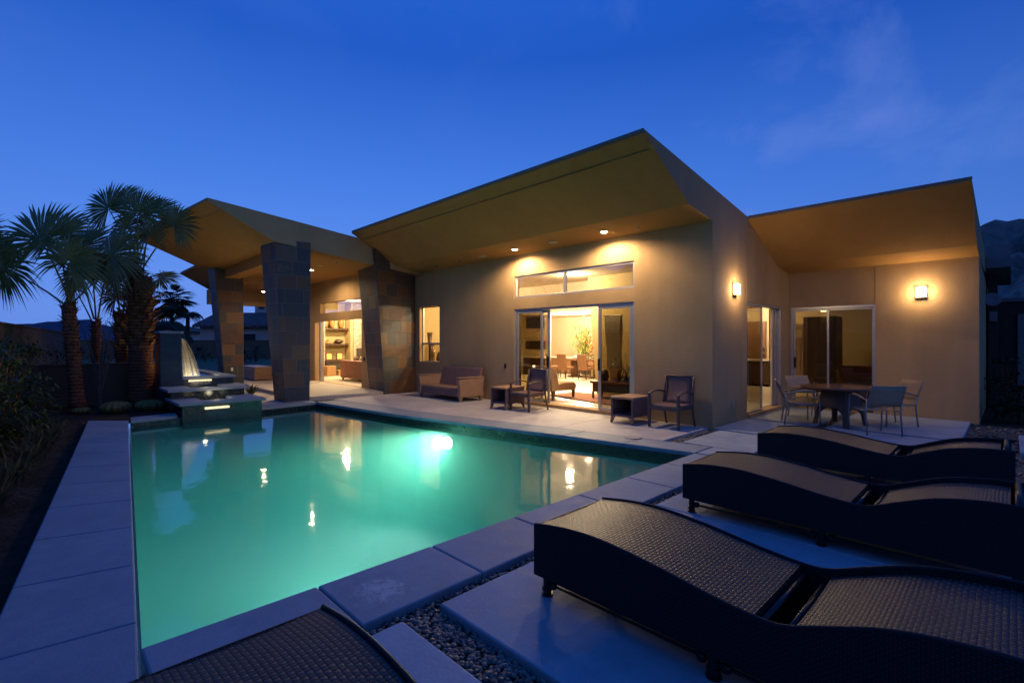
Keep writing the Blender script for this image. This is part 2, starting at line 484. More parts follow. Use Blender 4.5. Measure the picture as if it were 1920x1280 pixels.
M['sofa_leather'] = m_plain('sofa_red_brown', (0.25, 0.11, 0.065), 0.6, var=0.15, bump=0.2)
M['cushion'] = m_plain('cushion_taupe', (0.12, 0.085, 0.065), 0.85, var=0.3, scale=14)
M['cushion_light'] = m_plain('cushion_cream', (0.5, 0.36, 0.24), 0.85, var=0.15, scale=14)
M['pottery'] = m_plain('amber_pottery', (0.33, 0.16, 0.05), 0.3, var=0.5, scale=7)
M['dark_pottery'] = m_plain('dark_pottery', (0.05, 0.03, 0.02), 0.35, var=0.3)
M['pewter'] = m_plain('pewter', (0.25, 0.2, 0.15), 0.25, 0.8)
M['picture_glow'] = m_plain('backlit_amber_panel', (0.5, 0.3, 0.08), 0.5, var=0.25, scale=9, emit=(1, 0.55, 0.12), estr=0.9)
M['basket'] = m_plain('woven_basket', (0.34, 0.2, 0.08), 0.8, var=0.5, scale=30, bump=0.8)
M['fridge'] = m_plain('stainless_steel', (0.55, 0.5, 0.45), 0.28, 0.9, var=0.03)
M['tv'] = m_plain('grey_screen', (0.06, 0.055, 0.05), 0.2)
M['screen_tex'] = m_plain('beaded_screen', (0.10, 0.085, 0.06), 0.4, 0.2, var=0.8, scale=45, bump=0.9, bscale=70)
M['art_dark'] = m_plain('dark_painting', (0.04, 0.035, 0.025), 0.4, var=0.6, scale=5)
M['white_ceramic'] = m_plain('white_ceramic', (0.7, 0.66, 0.58), 0.3, var=0.05)
M['outlet_white'] = m_plain('cream_plastic', (0.45, 0.38, 0.28), 0.5, var=0.03)
M['speaker'] = m_plain('speaker_grille', (0.42, 0.36, 0.27), 0.7, var=0.1, bump=0.5, bscale=300)
M['bark'] = m_bark('palm_bark_light_tint', (0.09, 0.032, 0.02), (0.24, 0.095, 0.055))  # bark reddened, a warm glow on the trunks put into its colour
M['boot'] = m_bark('palm_boots', (0.11, 0.05, 0.026), (0.30, 0.15, 0.075))
M['frond'] = m_leaf('fan_frond', (0.085, 0.11, 0.03), (0.21, 0.21, 0.06), 0.38, 0.25)
M['frond_dry'] = m_leaf('dry_frond', (0.12, 0.085, 0.05), (0.2, 0.15, 0.09), 0.7, 0.15)
M['petiole'] = m_leaf('palm_petiole', (0.12, 0.11, 0.035), (0.22, 0.18, 0.06), 0.5, 0.05)
M['leaf_far'] = m_leaf('far_palm_leaf', (0.012, 0.028, 0.016), (0.03, 0.055, 0.022))
M['leaf_hedge'] = m_leaf('hedge_leaf', (0.016, 0.028, 0.008), (0.065, 0.075, 0.02))
M['leaf_dark'] = m_leaf('dark_shrub_leaf', (0.012, 0.024, 0.012), (0.035, 0.055, 0.02))
M['leaf_right'] = m_leaf('shrub_leaf_olive', (0.04, 0.055, 0.02), (0.1, 0.11, 0.04))
M['grass_tuft'] = m_leaf('ornamental_grass', (0.05, 0.05, 0.024), (0.12, 0.10, 0.05))
M['bamboo_leaf'] = m_leaf('bamboo_leaf', (0.10, 0.15, 0.02), (0.30, 0.33, 0.06))
M['bamboo_cane'] = m_leaf('bamboo_cane', (0.25, 0.21, 0.06), (0.36, 0.30, 0.10), 0.4, 0.05)
M['red_leaf'] = m_leaf('bromeliad_bloom', (0.30, 0.08, 0.02), (0.5, 0.18, 0.04))
M['orchid_leaf'] = m_leaf('silver_leaf', (0.12, 0.14, 0.06), (0.45, 0.45, 0.3))
M['cactus'] = m_plain('barrel_cactus', (0.16, 0.14, 0.035), 0.8, var=0.4, scale=40, bump=1.0, bscale=90)
M['stalk'] = m_plain('ocotillo_stalk', (0.055, 0.055, 0.06), 0.9, var=0.4, scale=20, bump=0.6)
M['garden_wall'] = m_brick('garden_block_wall', [(0.085, 0.056, 0.03), (0.095, 0.062, 0.034), (0.078, 0.05, 0.028)], 0.4, 0.2, 0.006, (0.068, 0.044, 0.025), 0.9, 0.25, 0.2)
M['garden_stucco'] = m_stucco('garden_wall_stucco', (0.2, 0.115, 0.07))
M['pink_stucco'] = m_stucco('pink_villa_stucco', (0.66, 0.46, 0.40))
M['roof_tile'] = m_brick('clay_roof_tile', [(0.22, 0.12, 0.10), (0.16, 0.10, 0.09), (0.27, 0.15, 0.11), (0.13, 0.08, 0.08)], 0.25, 0.38, 0.03, (0.03, 0.02, 0.02), 0.85, 1.0, 0.2, 0.4)
M['dark_void'] = m_plain('dark_window', (0.012, 0.014, 0.02), 0.2)
M['white_trim'] = m_plain('pale_trim', (0.6, 0.55, 0.52), 0.7)
M['rock_r'] = m_rock('mountain_rock_warm', (0.25, 0.17, 0.13), (0.72, 0.52, 0.42), 0.05)
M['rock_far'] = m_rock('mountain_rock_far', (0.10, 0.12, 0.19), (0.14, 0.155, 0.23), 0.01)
M['shed_wall'] = m_stucco('outbuilding_stucco', (0.06, 0.045, 0.035))
M['shed_roof'] = m_plain('outbuilding_fascia', (0.15, 0.145, 0.145), 0.8)
M['pane_lit'] = m_plain('pale_lit_pane', (0.5, 0.5, 0.45), 0.4, emit=(0.75, 0.72, 0.6), estr=0.10)
M['plaster'] = m_plain('pool_plaster', (0.38, 0.5, 0.45), 0.8, var=0.05, scale=1.5)
M['bulb'] = m_emit('lamp_bulb', (1.0, 0.78, 0.5), 60)
M['bulb_in'] = m_emit('indoor_lamp_bulb', (1.0, 0.8, 0.52), 26)
M['sconce_glow'] = m_emit('sconce_glass', (1.0, 0.72, 0.42), 26)
M['pool_lamp'] = m_emit('pool_lamp_lens', (1.0, 0.98, 0.85), 12)
M['spill'] = m_emit('spill_lip_glow', (1.0, 0.84, 0.5), 1.3)  # emission makes the lip shine in place of lamplight on the water
M['can_trim'] = m_plain('light_trim', (0.5, 0.42, 0.3), 0.5)
M['pendant_green'] = m_plain('green_pendant_glass', (0.4, 0.5, 0.35), 0.3, emit=(0.9, 1.0, 0.6), estr=3.0)

def m_water(name, ripple, vol=True):
    t = NT(name); p = t.pos()
    mp = t.n('ShaderNodeMapping'); t.l(p, mp.inputs['Vector']); mp.inputs['Scale'].default_value = (1.0, 1.0, 1.0)
    n = t.math('ADD', t.noise(mp.outputs[0], 3.2, 3, 0.5), t.math('MULTIPLY', t.noise(mp.outputs[0], 14, 2, 0.5), 0.12))
    nr = t.bump(n, ripple, 0.03)
    fr = t.n('ShaderNodeFresnel'); fr.inputs['IOR'].default_value = 1.33; t.l(nr, fr.inputs['Normal'])
    gl = t.n('ShaderNodeBsdfGlossy'); gl.inputs['Roughness'].default_value = 0.045; t.l(nr, gl.inputs['Normal'])
    tr = t.n('ShaderNodeBsdfTransparent')
    mx = t.n('ShaderNodeMixShader'); t.l(fr.outputs[0], mx.inputs[0]); t.l(tr.outputs[0], mx.inputs[1]); t.l(gl.outputs[0], mx.inputs[2])
    t.l(mx.outputs[0], t.out.inputs['Surface'])
    if vol:
        sc = t.n('ShaderNodeVolumeScatter'); sc.inputs['Color'].default_value = (0.24, 1.0, 0.72, 1); sc.inputs['Density'].default_value = 0.24
        sc.inputs['Anisotropy'].default_value = 0.0
        ab = t.n('ShaderNodeVolumeAbsorption'); ab.inputs['Color'].default_value = (0.0, 0.96, 0.78, 1); ab.inputs['Density'].default_value = 0.26
        ad = t.n('ShaderNodeAddShader'); t.l(sc.outputs[0], ad.inputs[0]); t.l(ab.outputs[0], ad.inputs[1])
        t.l(ad.outputs[0], t.out.inputs['Volume'])
    return t.m
M['water'] = m_water('pool_water', 0.10)
M['water_small'] = m_water('fountain_water', 0.5, False)
def m_fall():
    t = NT('falling_water')
    sep = t.n('ShaderNodeSeparateXYZ'); t.l(t.n('ShaderNodeUVMap').outputs[0], sep.inputs[0])
    mp = t.n('ShaderNodeCombineXYZ'); t.l(t.math('MULTIPLY', sep.outputs[0], 9.0), mp.inputs[0]); t.l(t.math('MULTIPLY', sep.outputs[1], 0.8), mp.inputs[1])
    n = t.noise(mp.outputs[0], 3.0, 4, 0.6)
    b = t.n('ShaderNodeBsdfPrincipled'); b.inputs['Base Color'].default_value = (0.8, 0.78, 0.68, 1); b.inputs['Roughness'].default_value = 0.3
    tl = t.n('ShaderNodeBsdfTranslucent'); tl.inputs['Color'].default_value = (0.9, 0.86, 0.72, 1)
    m1 = t.n('ShaderNodeMixShader'); m1.inputs[0].default_value = 0.6; t.l(b.outputs[0], m1.inputs[1]); t.l(tl.outputs[0], m1.inputs[2])
    tr = t.n('ShaderNodeBsdfTransparent')
    m2 = t.n('ShaderNodeMixShader'); t.l(t.ramp(n, [(0.35, (0.05,) * 3), (0.75, (0.5,) * 3)]), m2.inputs[0])
    t.l(tr.outputs[0], m2.inputs[1]); t.l(m1.outputs[0], m2.inputs[2]); t.l(m2.outputs[0], t.out.inputs['Surface'])
    return t.m
M['fall'] = m_fall()

WARM = (1.0, 0.72, 0.42)
def lamp(name, typ, loc, energy, color=WARM, size=0.08, target=None, spot=None, blend=0.6, sy=None, parent=None):
    ld = bpy.data.lights.new(name, typ)
    ld.energy = energy; ld.color = color
    if typ == 'AREA':
        ld.size = size
        if sy: ld.shape = 'RECTANGLE'; ld.size_y = sy
    else: ld.shadow_soft_size = size
    if typ == 'SPOT':
        ld.spot_size = spot or R(120); ld.spot_blend = blend
    o = bpy.data.objects.new(name, ld); COL.objects.link(o)
    if parent is not None:
        o.parent = parent; o.location = Vector(loc) - wloc(parent)
    else: o.location = loc
    if target is not None:
        d = Vector(target) - Vector(loc)
        o.rotation_euler = d.to_track_quat('-Z', 'Y').to_euler()
    return o

# ------------------------------------------------------------------ world, camera
w = bpy.data.worlds.new('World'); scene.world = w; w.use_nodes = True
nt = w.node_tree; nt.nodes.clear()
def wn(t, **k):
    n = nt.nodes.new(t)
    for a, b in k.items(): setattr(n, a, b)
    return n
out = wn('ShaderNodeOutputWorld'); bg = wn('ShaderNodeBackground')
tc = wn('ShaderNodeTexCoord'); sp = wn('ShaderNodeSeparateXYZ'); nt.links.new(tc.outputs['Generated'], sp.inputs[0])
ramp = wn('ShaderNodeValToRGB'); cr = ramp.color_ramp
stops = [(0.0, (0.075, 0.205, 0.63)), (0.10, (0.066, 0.20, 0.66)), (0.28, (0.036, 0.15, 0.60)), (0.50, (0.005, 0.076, 0.45)), (0.72, (0.006, 0.10, 0.56)), (1.0, (0.006, 0.115, 0.66))]
while len(cr.elements) < len(stops): cr.elements.new(0.5)
for e, (p_, c_) in zip(cr.elements, stops): e.position = p_; e.color = (*c_, 1)
nt.links.new(sp.outputs[2], ramp.inputs[0])
# brighter toward the sunset side, darker away from it
GLOW = Vector((-0.88, 0.47, 0.0)).normalized()
dot = wn('ShaderNodeVectorMath', operation='DOT_PRODUCT'); nt.links.new(tc.outputs['Generated'], dot.inputs[0]); dot.inputs[1].default_value = GLOW
mr = wn('ShaderNodeMapRange'); nt.links.new(dot.outputs['Value'], mr.inputs[0])
mr.inputs[1].default_value = -1.0; mr.inputs[2].default_value = 1.0; mr.inputs[3].default_value = 0.0; mr.inputs[4].default_value = 1.0
azr = wn('ShaderNodeValToRGB'); az = azr.color_ramp
# rosy afterglow opposite the sunset, deep blue to the sides, clear glow toward the sunset
for e_, (p_, c_) in zip([az.elements[0], az.elements[1], az.elements.new(0.2), az.elements.new(0.42), az.elements.new(0.7)],
                        [(0.0, (1.7, 1.02, 0.86)), (0.98, (1.0, 1.0, 1.0)), (0.2, (1.2, 0.9, 0.8)), (0.42, (0.6, 0.6, 0.62)), (0.7, (0.72, 0.74, 0.76))]):
    e_.position = p_; e_.color = (*c_, 1)
nt.links.new(mr.outputs[0], azr.inputs[0])
mul = wn('ShaderNodeMix', data_type='RGBA', blend_type='MULTIPLY'); mul.inputs[0].default_value = 1.0
nt.links.new(ramp.outputs[0], mul.inputs[6]); nt.links.new(azr.outputs[0], mul.inputs[7])
# wispy high cloud
mpw = wn('ShaderNodeMapping'); nt.links.new(tc.outputs['Generated'], mpw.inputs[0]); mpw.inputs['Scale'].default_value = (2.2, 2.2, 3.0); mpw.inputs['Rotation'].default_value = (0.3, 0.2, 0.9)
cn = wn('ShaderNodeTexNoise'); nt.links.new(mpw.outputs[0], cn.inputs['Vector']); cn.inputs['Scale'].default_value = 1.7; cn.inputs['Detail'].default_value = 7; cn.inputs['Roughness'].default_value = 0.55; cn.inputs['Distortion'].default_value = 0.5
crr = wn('ShaderNodeValToRGB'); crr.color_ramp.elements[0].position = 0.5; crr.color_ramp.elements[1].position = 0.78
nt.links.new(cn.outputs['Fac'], crr.inputs[0])
cd = wn('ShaderNodeVectorMath', operation='DOT_PRODUCT'); nt.links.new(tc.outputs['Generated'], cd.inputs[0]); cd.inputs[1].default_value = Vector((-0.20, 0.87, 0.42)).normalized()
cm = wn('ShaderNodeMapRange'); nt.links.new(cd.outputs['Value'], cm.inputs[0]); cm.inputs[1].default_value = 0.90; cm.inputs[2].default_value = 0.99; cm.inputs[3].default_value = 0.06; cm.inputs[4].default_value = 0.5
cmul = wn('ShaderNodeMath', operation='MULTIPLY'); nt.links.new(crr.outputs[0], cmul.inputs[0]); nt.links.new(cm.outputs[0], cmul.inputs[1])
cmix = wn('ShaderNodeMix', data_type='RGBA'); nt.links.new(cmul.outputs[0], cmix.inputs[0]); nt.links.new(mul.outputs[2], cmix.inputs[6]); cmix.inputs[7].default_value = (0.13, 0.2, 0.56, 1)
# the physical dusk sky adds its own faint light
SUN_EL, SUN_AZ = R(-2.0), math.atan2(GLOW.x, GLOW.y)
sky = wn('ShaderNodeTexSky'); sky.sky_type = 'NISHITA'; sky.sun_disc = False; sky.sun_elevation = SUN_EL; sky.sun_rotation = SUN_AZ
skm = wn('ShaderNodeMix', data_type='RGBA', blend_type='ADD'); skm.inputs[0].default_value = 0.05
nt.links.new(cmix.outputs[2], skm.inputs[6]); nt.links.new(sky.outputs[0], skm.inputs[7])
nt.links.new(skm.outputs[2], bg.inputs[0]); bg.inputs[1].default_value = 1.3
nt.links.new(bg.outputs[0], out.inputs[0])
sun = lamp('sun', 'SUN', (-20, 12, 20), 0.03, (0.55, 0.7, 1.0)); sun.data.angle = R(25)  # weak blue fill added for soft modelling; the sun is already down
sun.rotation_euler = Vector((0.8, -0.42, -0.42)).to_track_quat('-Z', 'Y').to_euler()

cam = bpy.data.cameras.new('camera'); co = bpy.data.objects.new('camera', cam); COL.objects.link(co)
CAM = Vector((3.86, -8.95, 1.6))
co.location = CAM
cam.sensor_width = 36; cam.lens = 912 / 1920 * 36
cam.clip_start = 0.05; cam.clip_end = 6000
co.rotation_euler = Vector((-0.716, 0.698, 0)).to_track_quat('-Z', 'Y').to_euler()
scene.camera = co
scene.view_settings.view_transform = 'Standard'; scene.view_settings.look = 'None'; scene.view_settings.exposure = 0
scene.render.engine = 'CYCLES'
cy = scene.cycles
cy.use_denoising = True
try: cy.denoiser = 'OPENIMAGEDENOISE'
except Exception: pass
cy.max_bounces = 9; cy.diffuse_bounces = 4; cy.glossy_bounces = 3; cy.transparent_max_bounces = 12; cy.transmission_bounces = 4; cy.volume_bounces = 1
cy.sample_clamp_indirect = 4.0; cy.sample_clamp_direct = 0
cy.caustics_reflective = False; cy.caustics_refractive = False
FWD = Vector((-0.716, 0.698, 0)); RGT = Vector((0.698, 0.716, 0))
def at(px, py, d):
    """real place of a point seen d metres in front of the viewpoint (used when taking measurements off the photograph)"""
    return CAM + FWD * d + RGT * ((px - 960) / 912 * d) + Vector((0, 0, -(py - 640) / 912 * d))

# ------------------------------------------------------------------ ground, pool
POOL = [(0.70, -8.56), (0.70, -2.18), (-1.5, -2.55), (-3.8, -3.02), (-5.5, -3.32), (-9.0, -3.68), (-8.6, -7.61)]   # inner edge
def offset_poly(poly, d):
    n = len(poly); res = []
    for i in range(n):
        p0, p1, p2 = Vector(poly[i - 1]), Vector(poly[i]), Vector(poly[(i + 1) % n])
        e1 = (p1 - p0).normalized(); e2 = (p2 - p1).normalized()
        n1 = Vector((e1.y, -e1.x)); n2 = Vector((e2.y, -e2.x))
        b = (n1 + n2); b = b / max(0.2, (1 + n1.dot(n2)))
        res.append(tuple(p1 + b * d))
    return res
def ground_with_hole():
    bm = bmesh.new()
    S = 3000
    hole = offset_poly(POOL, 0.12)
    o = [bm.verts.new((x, y, -0.075)) for x, y in ((-S, -S), (S, -S), (S, S), (-S, S))]
    h = [bm.verts.new((x, y, -0.075)) for x, y in hole]
    es = []
    for L in (o, h):
        for i in range(len(L)): es.append(bm.edges.new((L[i], L[(i + 1) % len(L)])))
    bmesh.ops.triangle_fill(bm, use_beauty=True, edges=es)
    bmesh.ops.recalc_face_normals(bm, faces=bm.faces)
    me = bpy.data.meshes.new('ground'); bm.to_mesh(me); bm.free()
    me.materials.append(M['dirt'])
    ob = bpy.data.objects.new('ground', me); COL.objects.link(ob)
    tag(ob, kind='structure')
ground_with_hole()

WATER_Z = -0.15
DEPTH = -1.9
mb = MB()
n = len(POOL)
for i in range(n):   # basin walls, tile band then plaster
    (x0, y0), (x1, y1) = POOL[i], POOL[(i + 1) % n]
    mb.face([(x0, y0, DEPTH), (x0, y0, -0.24), (x1, y1, -0.24), (x1, y1, DEPTH)])
mb.face([(x, y, DEPTH) for x, y in POOL])
tag(mb.build('pool_basin', M['plaster']), kind='structure')
mb = MB()
for i in range(n):
    (x0, y0), (x1, y1) = POOL[i], POOL[(i + 1) % n]
    mb.face([(x0, y0, -0.24), (x0, y0, -0.06), (x1, y1, -0.06), (x1, y1, -0.24)])
tag(mb.build('pool_tile_band', M['mosaic']), kind='structure')
mb = MB()
WP = offset_poly(POOL, 0.02)
mb.slab(WP, DEPTH - 0.02, WATER_Z)
tag(mb.build('pool_water', M['water']), kind='structure')

def lerp2(a, b, t): return (a[0] + (b[0] - a[0]) * t, a[1] + (b[1] - a[1]) * t)
# coping slabs
mb = MB()
def cope_strip(inner0, inner1, outer0, outer1, cuts, gap=0.009):
    L = (Vector(inner1) - Vector(inner0)).length
    g = gap / L / 2
    for a, b in zip(cuts[:-1], cuts[1:]):
        i0, i1 = lerp2(inner0, inner1, a + g), lerp2(inner0, inner1, b - g)
        o0, o1 = lerp2(outer0, outer1, a + g), lerp2(outer0, outer1, b - g)
        poly = [i0, o0, o1, i1]
        ar = sum(poly[k][0] * poly[(k + 1) % 4][1] - poly[(k + 1) % 4][0] * poly[k][1] for k in range(4))
        if ar < 0: poly.reverse()
        mb.slab(poly, -0.072, 0.0)
# near (camera side)
ys = [-8.57, -7.64, -6.74, -5.84, -4.90, -3.96, -3.02, -2.20]
for a, b in zip(ys[:-1], ys[1:]):
    mb.slab([(0.685, a + 0.005), (1.30, a + 0.005), (1.30, b - 0.005), (0.685, b - 0.005)], -0.075, 0.0)
# near-left corner + left
cope_strip((0.67, -8.575), (-8.62, -7.635), (0.60, -9.20), (-9.22, -8.22), [-0.07, 0.032, 0.13, 0.228, 0.326, 0.424, 0.522, 0.62, 0.718, 0.816, 0.914, 1.0])
# house side
H1 = [(0.68, -2.165), (-1.5, -2.535), (-3.8, -3.005), (-5.5, -3.305), (-9.02, -3.665)]
H2 = [(0.68, -1.60), (-1.45, -1.95), (-3.72, -2.40), (-5.44, -2.70), (-9.02, -3.06)]
lens = [(Vector(H1[i + 1]) - Vector(H1[i])).length for i in range(4)]
for i in range(4):
    k = max(1, round(lens[i] / 0.98)); cope_strip(H1[i], H1[i + 1], H2[i], H2[i + 1], [j / k for j in range(k + 1)])
# back edge, either side of the fountain
mb.slab([(-9.12, -7.55), (-8.60, -7.60), (-8.72, -6.78), (-9.22, -6.74)], -0.072, 0.0)
mb.slab([(-9.32, -5.08), (-8.83, -5.08), (-9.0, -3.66), (-9.5, -3.66)], -0.072, 0.0)
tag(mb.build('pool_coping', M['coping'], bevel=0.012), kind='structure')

# patio slabs
mb = MB()
px_ = [-9.36, -7.55, -5.72, -3.86, -2.05, -0.07]
def h2y(x):
    for i in range(4):
        if H2[i + 1][0] <= x <= H2[i][0]:
            t = (x - H2[i][0]) / (H2[i + 1][0] - H2[i][0]); return H2[i][1] + t * (H2[i + 1][1] - H2[i][1])
    return H2[-1][1]
for a, b in zip(px_[:-1], px_[1:]):
    mb.slab([(a + 0.004, h2y(max(a, -9.0)) + 0.012), (b - 0.004, h2y(b) + 0.012), (b - 0.004, -0.004), (a + 0.004, -0.004)], -0.072, 0.0)
tag(mb.build('patio', M['concrete'], bevel=0.005), kind='structure')
mb = MB()
S_ = [(0.19, 1.28, -1.58, -0.13), (0.70, 1.28, -2.14, -1.60), (0.02, 1.24, 0.0, 1.58), (0.02, 1.24, 1.72, 4.30), (1.44, 3.30, 1.72, 4.38), (1.44, 3.28, -0.30, 1.58),
      (1.42, 3.98, -4.6, -2.15), (1.42, 4.25, -7.19, -4.61), (1.42, 4.6, -9.6, -7.45), (3.95, 6.2, 1.2, 3.1)]
for x0, x1, y0, y1 in S_:
    mb.slab([(x0, y0), (x1, y0), (x1, y1), (x0, y1)], -0.115, 0.0)
mb.slab([(1.42, -2.0), (3.35, -2.0), (3.3, -0.45), (1.42, -0.45)], -0.115, 0.0)
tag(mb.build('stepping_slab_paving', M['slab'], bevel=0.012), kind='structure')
# gravel bed sheet under slabs on the right
mb = MB()
mb.face([(1.302, -10.5, -0.062), (9, -10.5, -0.062), (9, 4.4, -0.062), (1.302, 4.4, -0.062)])
mb.face([(-0.066, -1.6, -0.062), (1.30, -1.6, -0.062), (1.30, 4.4, -0.062), (-0.066, 4.4, -0.062)])
tag(mb.build('gravel_bed', M['gravel']), kind='structure')
# loose pebbles
def pebble(mb, x, y, r, z):
    a = random.uniform(0, 6.28); sx, sy, sz = r * random.uniform(0.8, 1.35), r * random.uniform(0.7, 1.0), r * random.uniform(0.45, 0.75)
    ca, sa = math.cos(a), math.sin(a)
    vs = []
    for (rr, zz) in ((0.55, -0.8), (1.0, -0.1), (0.72, 0.62)):
        for k in range(6):
            t = k * math.pi / 3 + rr
            j = random.uniform(0.86, 1.1)
            lx, ly = rr * math.cos(t) * sx * j, rr * math.sin(t) * sy * j
            vs.append((x + lx * ca - ly * sa, y + lx * sa + ly * ca, z + zz * sz))
    vs.append((x, y, z + sz * 0.95))
    fs = []
    for i in range(2):
        for k in range(6): fs.append([i * 6 + k, i * 6 + (k + 1) % 6, (i + 1) * 6 + (k + 1) % 6, (i + 1) * 6 + k])
    for k in range(6): fs.append([12 + k, 12 + (k + 1) % 6, 18])
    mb.mesh(vs, fs)
PEB = [MB(), MB(), MB()]
def scatter(x0, x1, y0, y1, n, r0=0.012, r1=0.026):
    for _ in range(n):
        pebble(random.choice(PEB), random.uniform(x0, x1), random.uniform(y0, y1), random.uniform(r0, r1), -0.05 + random.uniform(0, 0.012))
scatter(1.31, 1.41, -7.9, -2.2, 1100, .009, .021)
scatter(1.40, 3.2, -7.445, -7.195, 1700, .009, .021)
scatter(-0.05, 0.17, -1.58, -0.02, 600)
scatter(0.05, 1.30, -0.12, -0.01, 240)
scatter(0.05, 3.3, 1.59, 1.71, 420)
scatter(1.25, 1.43, 0.0, 4.3, 500)
scatter(3.35, 5.6, -1.5, 4.3, 900, 0.02, 0.05)
PM = [m_plain('pebble_grey', (0.10, 0.095, 0.09), 0.6, var=0.4, scale=18), m_plain('pebble_tan', (0.2, 0.15, 0.11), 0.6, var=0.4, scale=18), m_plain('pebble_dark', (0.045, 0.043, 0.045), 0.5, var=0.4, scale=18)]
for a, m_ in zip(PEB, PM): tag(a.build('loose_pebbles', m_, smooth=True), 'rounded river pebbles filling the gaps between the concrete slabs', 'gravel', kind='stuff')

# raised terrace in front of and inside the living room, interior floors
mb = MB()
mb.slab([(-21.5, -3.75), (-9.62, -3.75), (-9.40, -1.46), (-10.6, -1.252), (-21.5, -1.252)], -0.05, 0.08)
tag(mb.build('terrace_floor', M['terrace'], bevel=0.008), kind='structure')
mb = MB(); mb.slab([(-21.5, -3.9), (-14, -5.0), (-9.6, -5.0), (-9.50, -3.76), (-21.5, -3.76)], -0.07, -0.03)
tag(mb.build('fountain_side_path', M['terrace']), kind='structure')
mb = MB()
mb.slab([(-20.5, -1.05), (-9.95, -1.05), (-9.95, 0.2), (-0.2, 0.2), (-0.2, 1.6), (-0.2, 4.6), (3.2, 4.6), (3.2, 12), (-20.5, 12)], -0.05, 0.078)
tag(mb.build('interior_floor', M['int_floor']), kind='structure')
mb = MB(); mb.face([(-60, -9, -0.045), (-21.6, -9, -0.045), (-21.6, 20, -0.045), (-60, 20, -0.045)]); mb.face([(-21.6, -5.1, -0.045), (-14.0, -5.1, -0.045), (-14.0, -3.9, -0.045), (-21.6, -3.9, -0.045)])
tag(mb.build('lawn', M['lawn']), kind='structure')

# ------------------------------------------------------------------ house
house = thing('house', 'modern desert house in tan stucco with upswept butterfly roofs and slate columns', 'house', (-5, 4, 0))
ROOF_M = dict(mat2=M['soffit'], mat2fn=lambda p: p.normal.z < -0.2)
DOOR = (-5.25, -1.65, 0.0, 2.44); CLER = (-5.25, -1.65, 2.72, 3.30); WIN = (-9.65, -8.55, 0.95, 2.72)
mb = MB(); wall_mesh(mb, 'x', 0.0, 0.2, -10.9, -0.2, -0.05, 3.86, [DOOR[:2] + (0.0, 2.44), CLER, WIN])
mb.build('wall', M['stucco'], house, merge=True)
# side wall of the main block (x = 0) : rectangle with door opening, plus wedge under the roof
mb = MB(); wall_mesh(mb, 'y', -0.2, 0.2, 0.0, 4.4, -0.05, 3.30, [(1.69, 3.92, 0.0, 2.43)])
def roofbot(y): return 3.84 - 0.1156 * y
mb.prism_x([(0.0, 3.30), (0.0, 3.84), (4.4, roofbot(4.4)), (4.4, 3.30)], -0.2, 0.0)
mb.build('wall', M['stucco'], house, merge=True)
# wing wall
mb = MB(); wall_mesh(mb, 'x', 4.4, 0.2, 0.0, 3.42, -0.05, 3.28, [(0.06, 1.76, 0.0, 2.43)])
wall_mesh(mb, 'y', 3.22, 0.2, 4.6, 12, -0.05, 3.28, [])
mb.build('wall', M['stucco'], house, merge=True)
# main roof
MAINP = [(0.0, 3.84), (-0.96, 3.96), (-2.36, 4.73), (-2.40, 4.74), (-2.40, 4.80), (1.74, 4.215), (12.0, 2.75), (12.0, roofbot(12))]
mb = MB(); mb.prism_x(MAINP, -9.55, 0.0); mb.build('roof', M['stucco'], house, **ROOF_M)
# control joint bead along main soffit
mb = MB(); mb.prism_x([(-2.10, 4.575), (-2.135, 4.594), (-2.135, 4.578), (-2.10, 4.559)], -9.5, -0.06); mb.build('soffit_joint', M['soffit'], house)
# control joints in the stucco
mb = MB(); mb.box(1.745, 1.757, 4.396, 4.402, 2.44, 3.27); mb.build('control_joint', M['soffit'], house)
mb = MB(); mb.box(-0.002, 0.004, 1.66, 1.672, 2.44, 3.6); mb.build('control_joint', M['soffit'], house)
# cap flashing
mb = MB(); mb.box(-9.5, -0.003, -2.425, -2.402, 4.765, 4.812); mb.build('roof_edge_trim', M['shed_roof'], house)
# wing roof
WINGP = [(4.4, 3.28), (3.55, 3.39), (1.78, 4.15), (1.74, 4.165), (1.74, 4.22), (12, 3.35), (12, 2.9), (4.6, 3.28)]
mb = MB(); mb.prism_x(WINGP, 0.0, 3.42); mb.build('roof', M['stucco'], house, **ROOF_M)
mb = MB(); mb.box(0.01, 3.43, 1.715, 1.738, 4.19, 4.232); mb.build('roof_edge_trim', M['shed_roof'], house)
# living-room roof (skewed prow)
def skew_roof(prof0, x0, prof1, x1, name='roof'):
    n_ = len(prof0)
    vs = [(x0, y, z) for y, z in prof0] + [(x1, y, z) for y, z in prof1]
    fs = [list(range(n_)), list(range(2 * n_ - 1, n_ - 1, -1))]
    for i in range(n_):
        j = (i + 1) % n_; fs.append([i, n_ + i, n_ + j, j])
    m_ = MB(); m_.mesh(vs, fs)
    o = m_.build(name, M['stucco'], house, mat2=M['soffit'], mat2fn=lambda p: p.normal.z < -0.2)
    bm = bmesh.new(); bm.from_mesh(o.data); bmesh.ops.recalc_face_normals(bm, faces=bm.faces); bm.to_mesh(o.data); bm.free()
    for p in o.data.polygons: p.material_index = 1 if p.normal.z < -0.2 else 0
    return o
LP0 = [(-1.05, 3.84), (-4.52, 4.21), (-6.05, 4.97), (-6.05, 5.04), (-2.4, 4.67), (4, 4.0), (4, 3.5)]
LP1 = [(-1.05, 3.84), (-5.0, 4.21), (-6.75, 4.95), (-6.75, 5.02), (-2.4, 4.6), (4, 4.0), (4, 3.5)]
skew_roof(LP0, -9.56, LP1, -15.9)
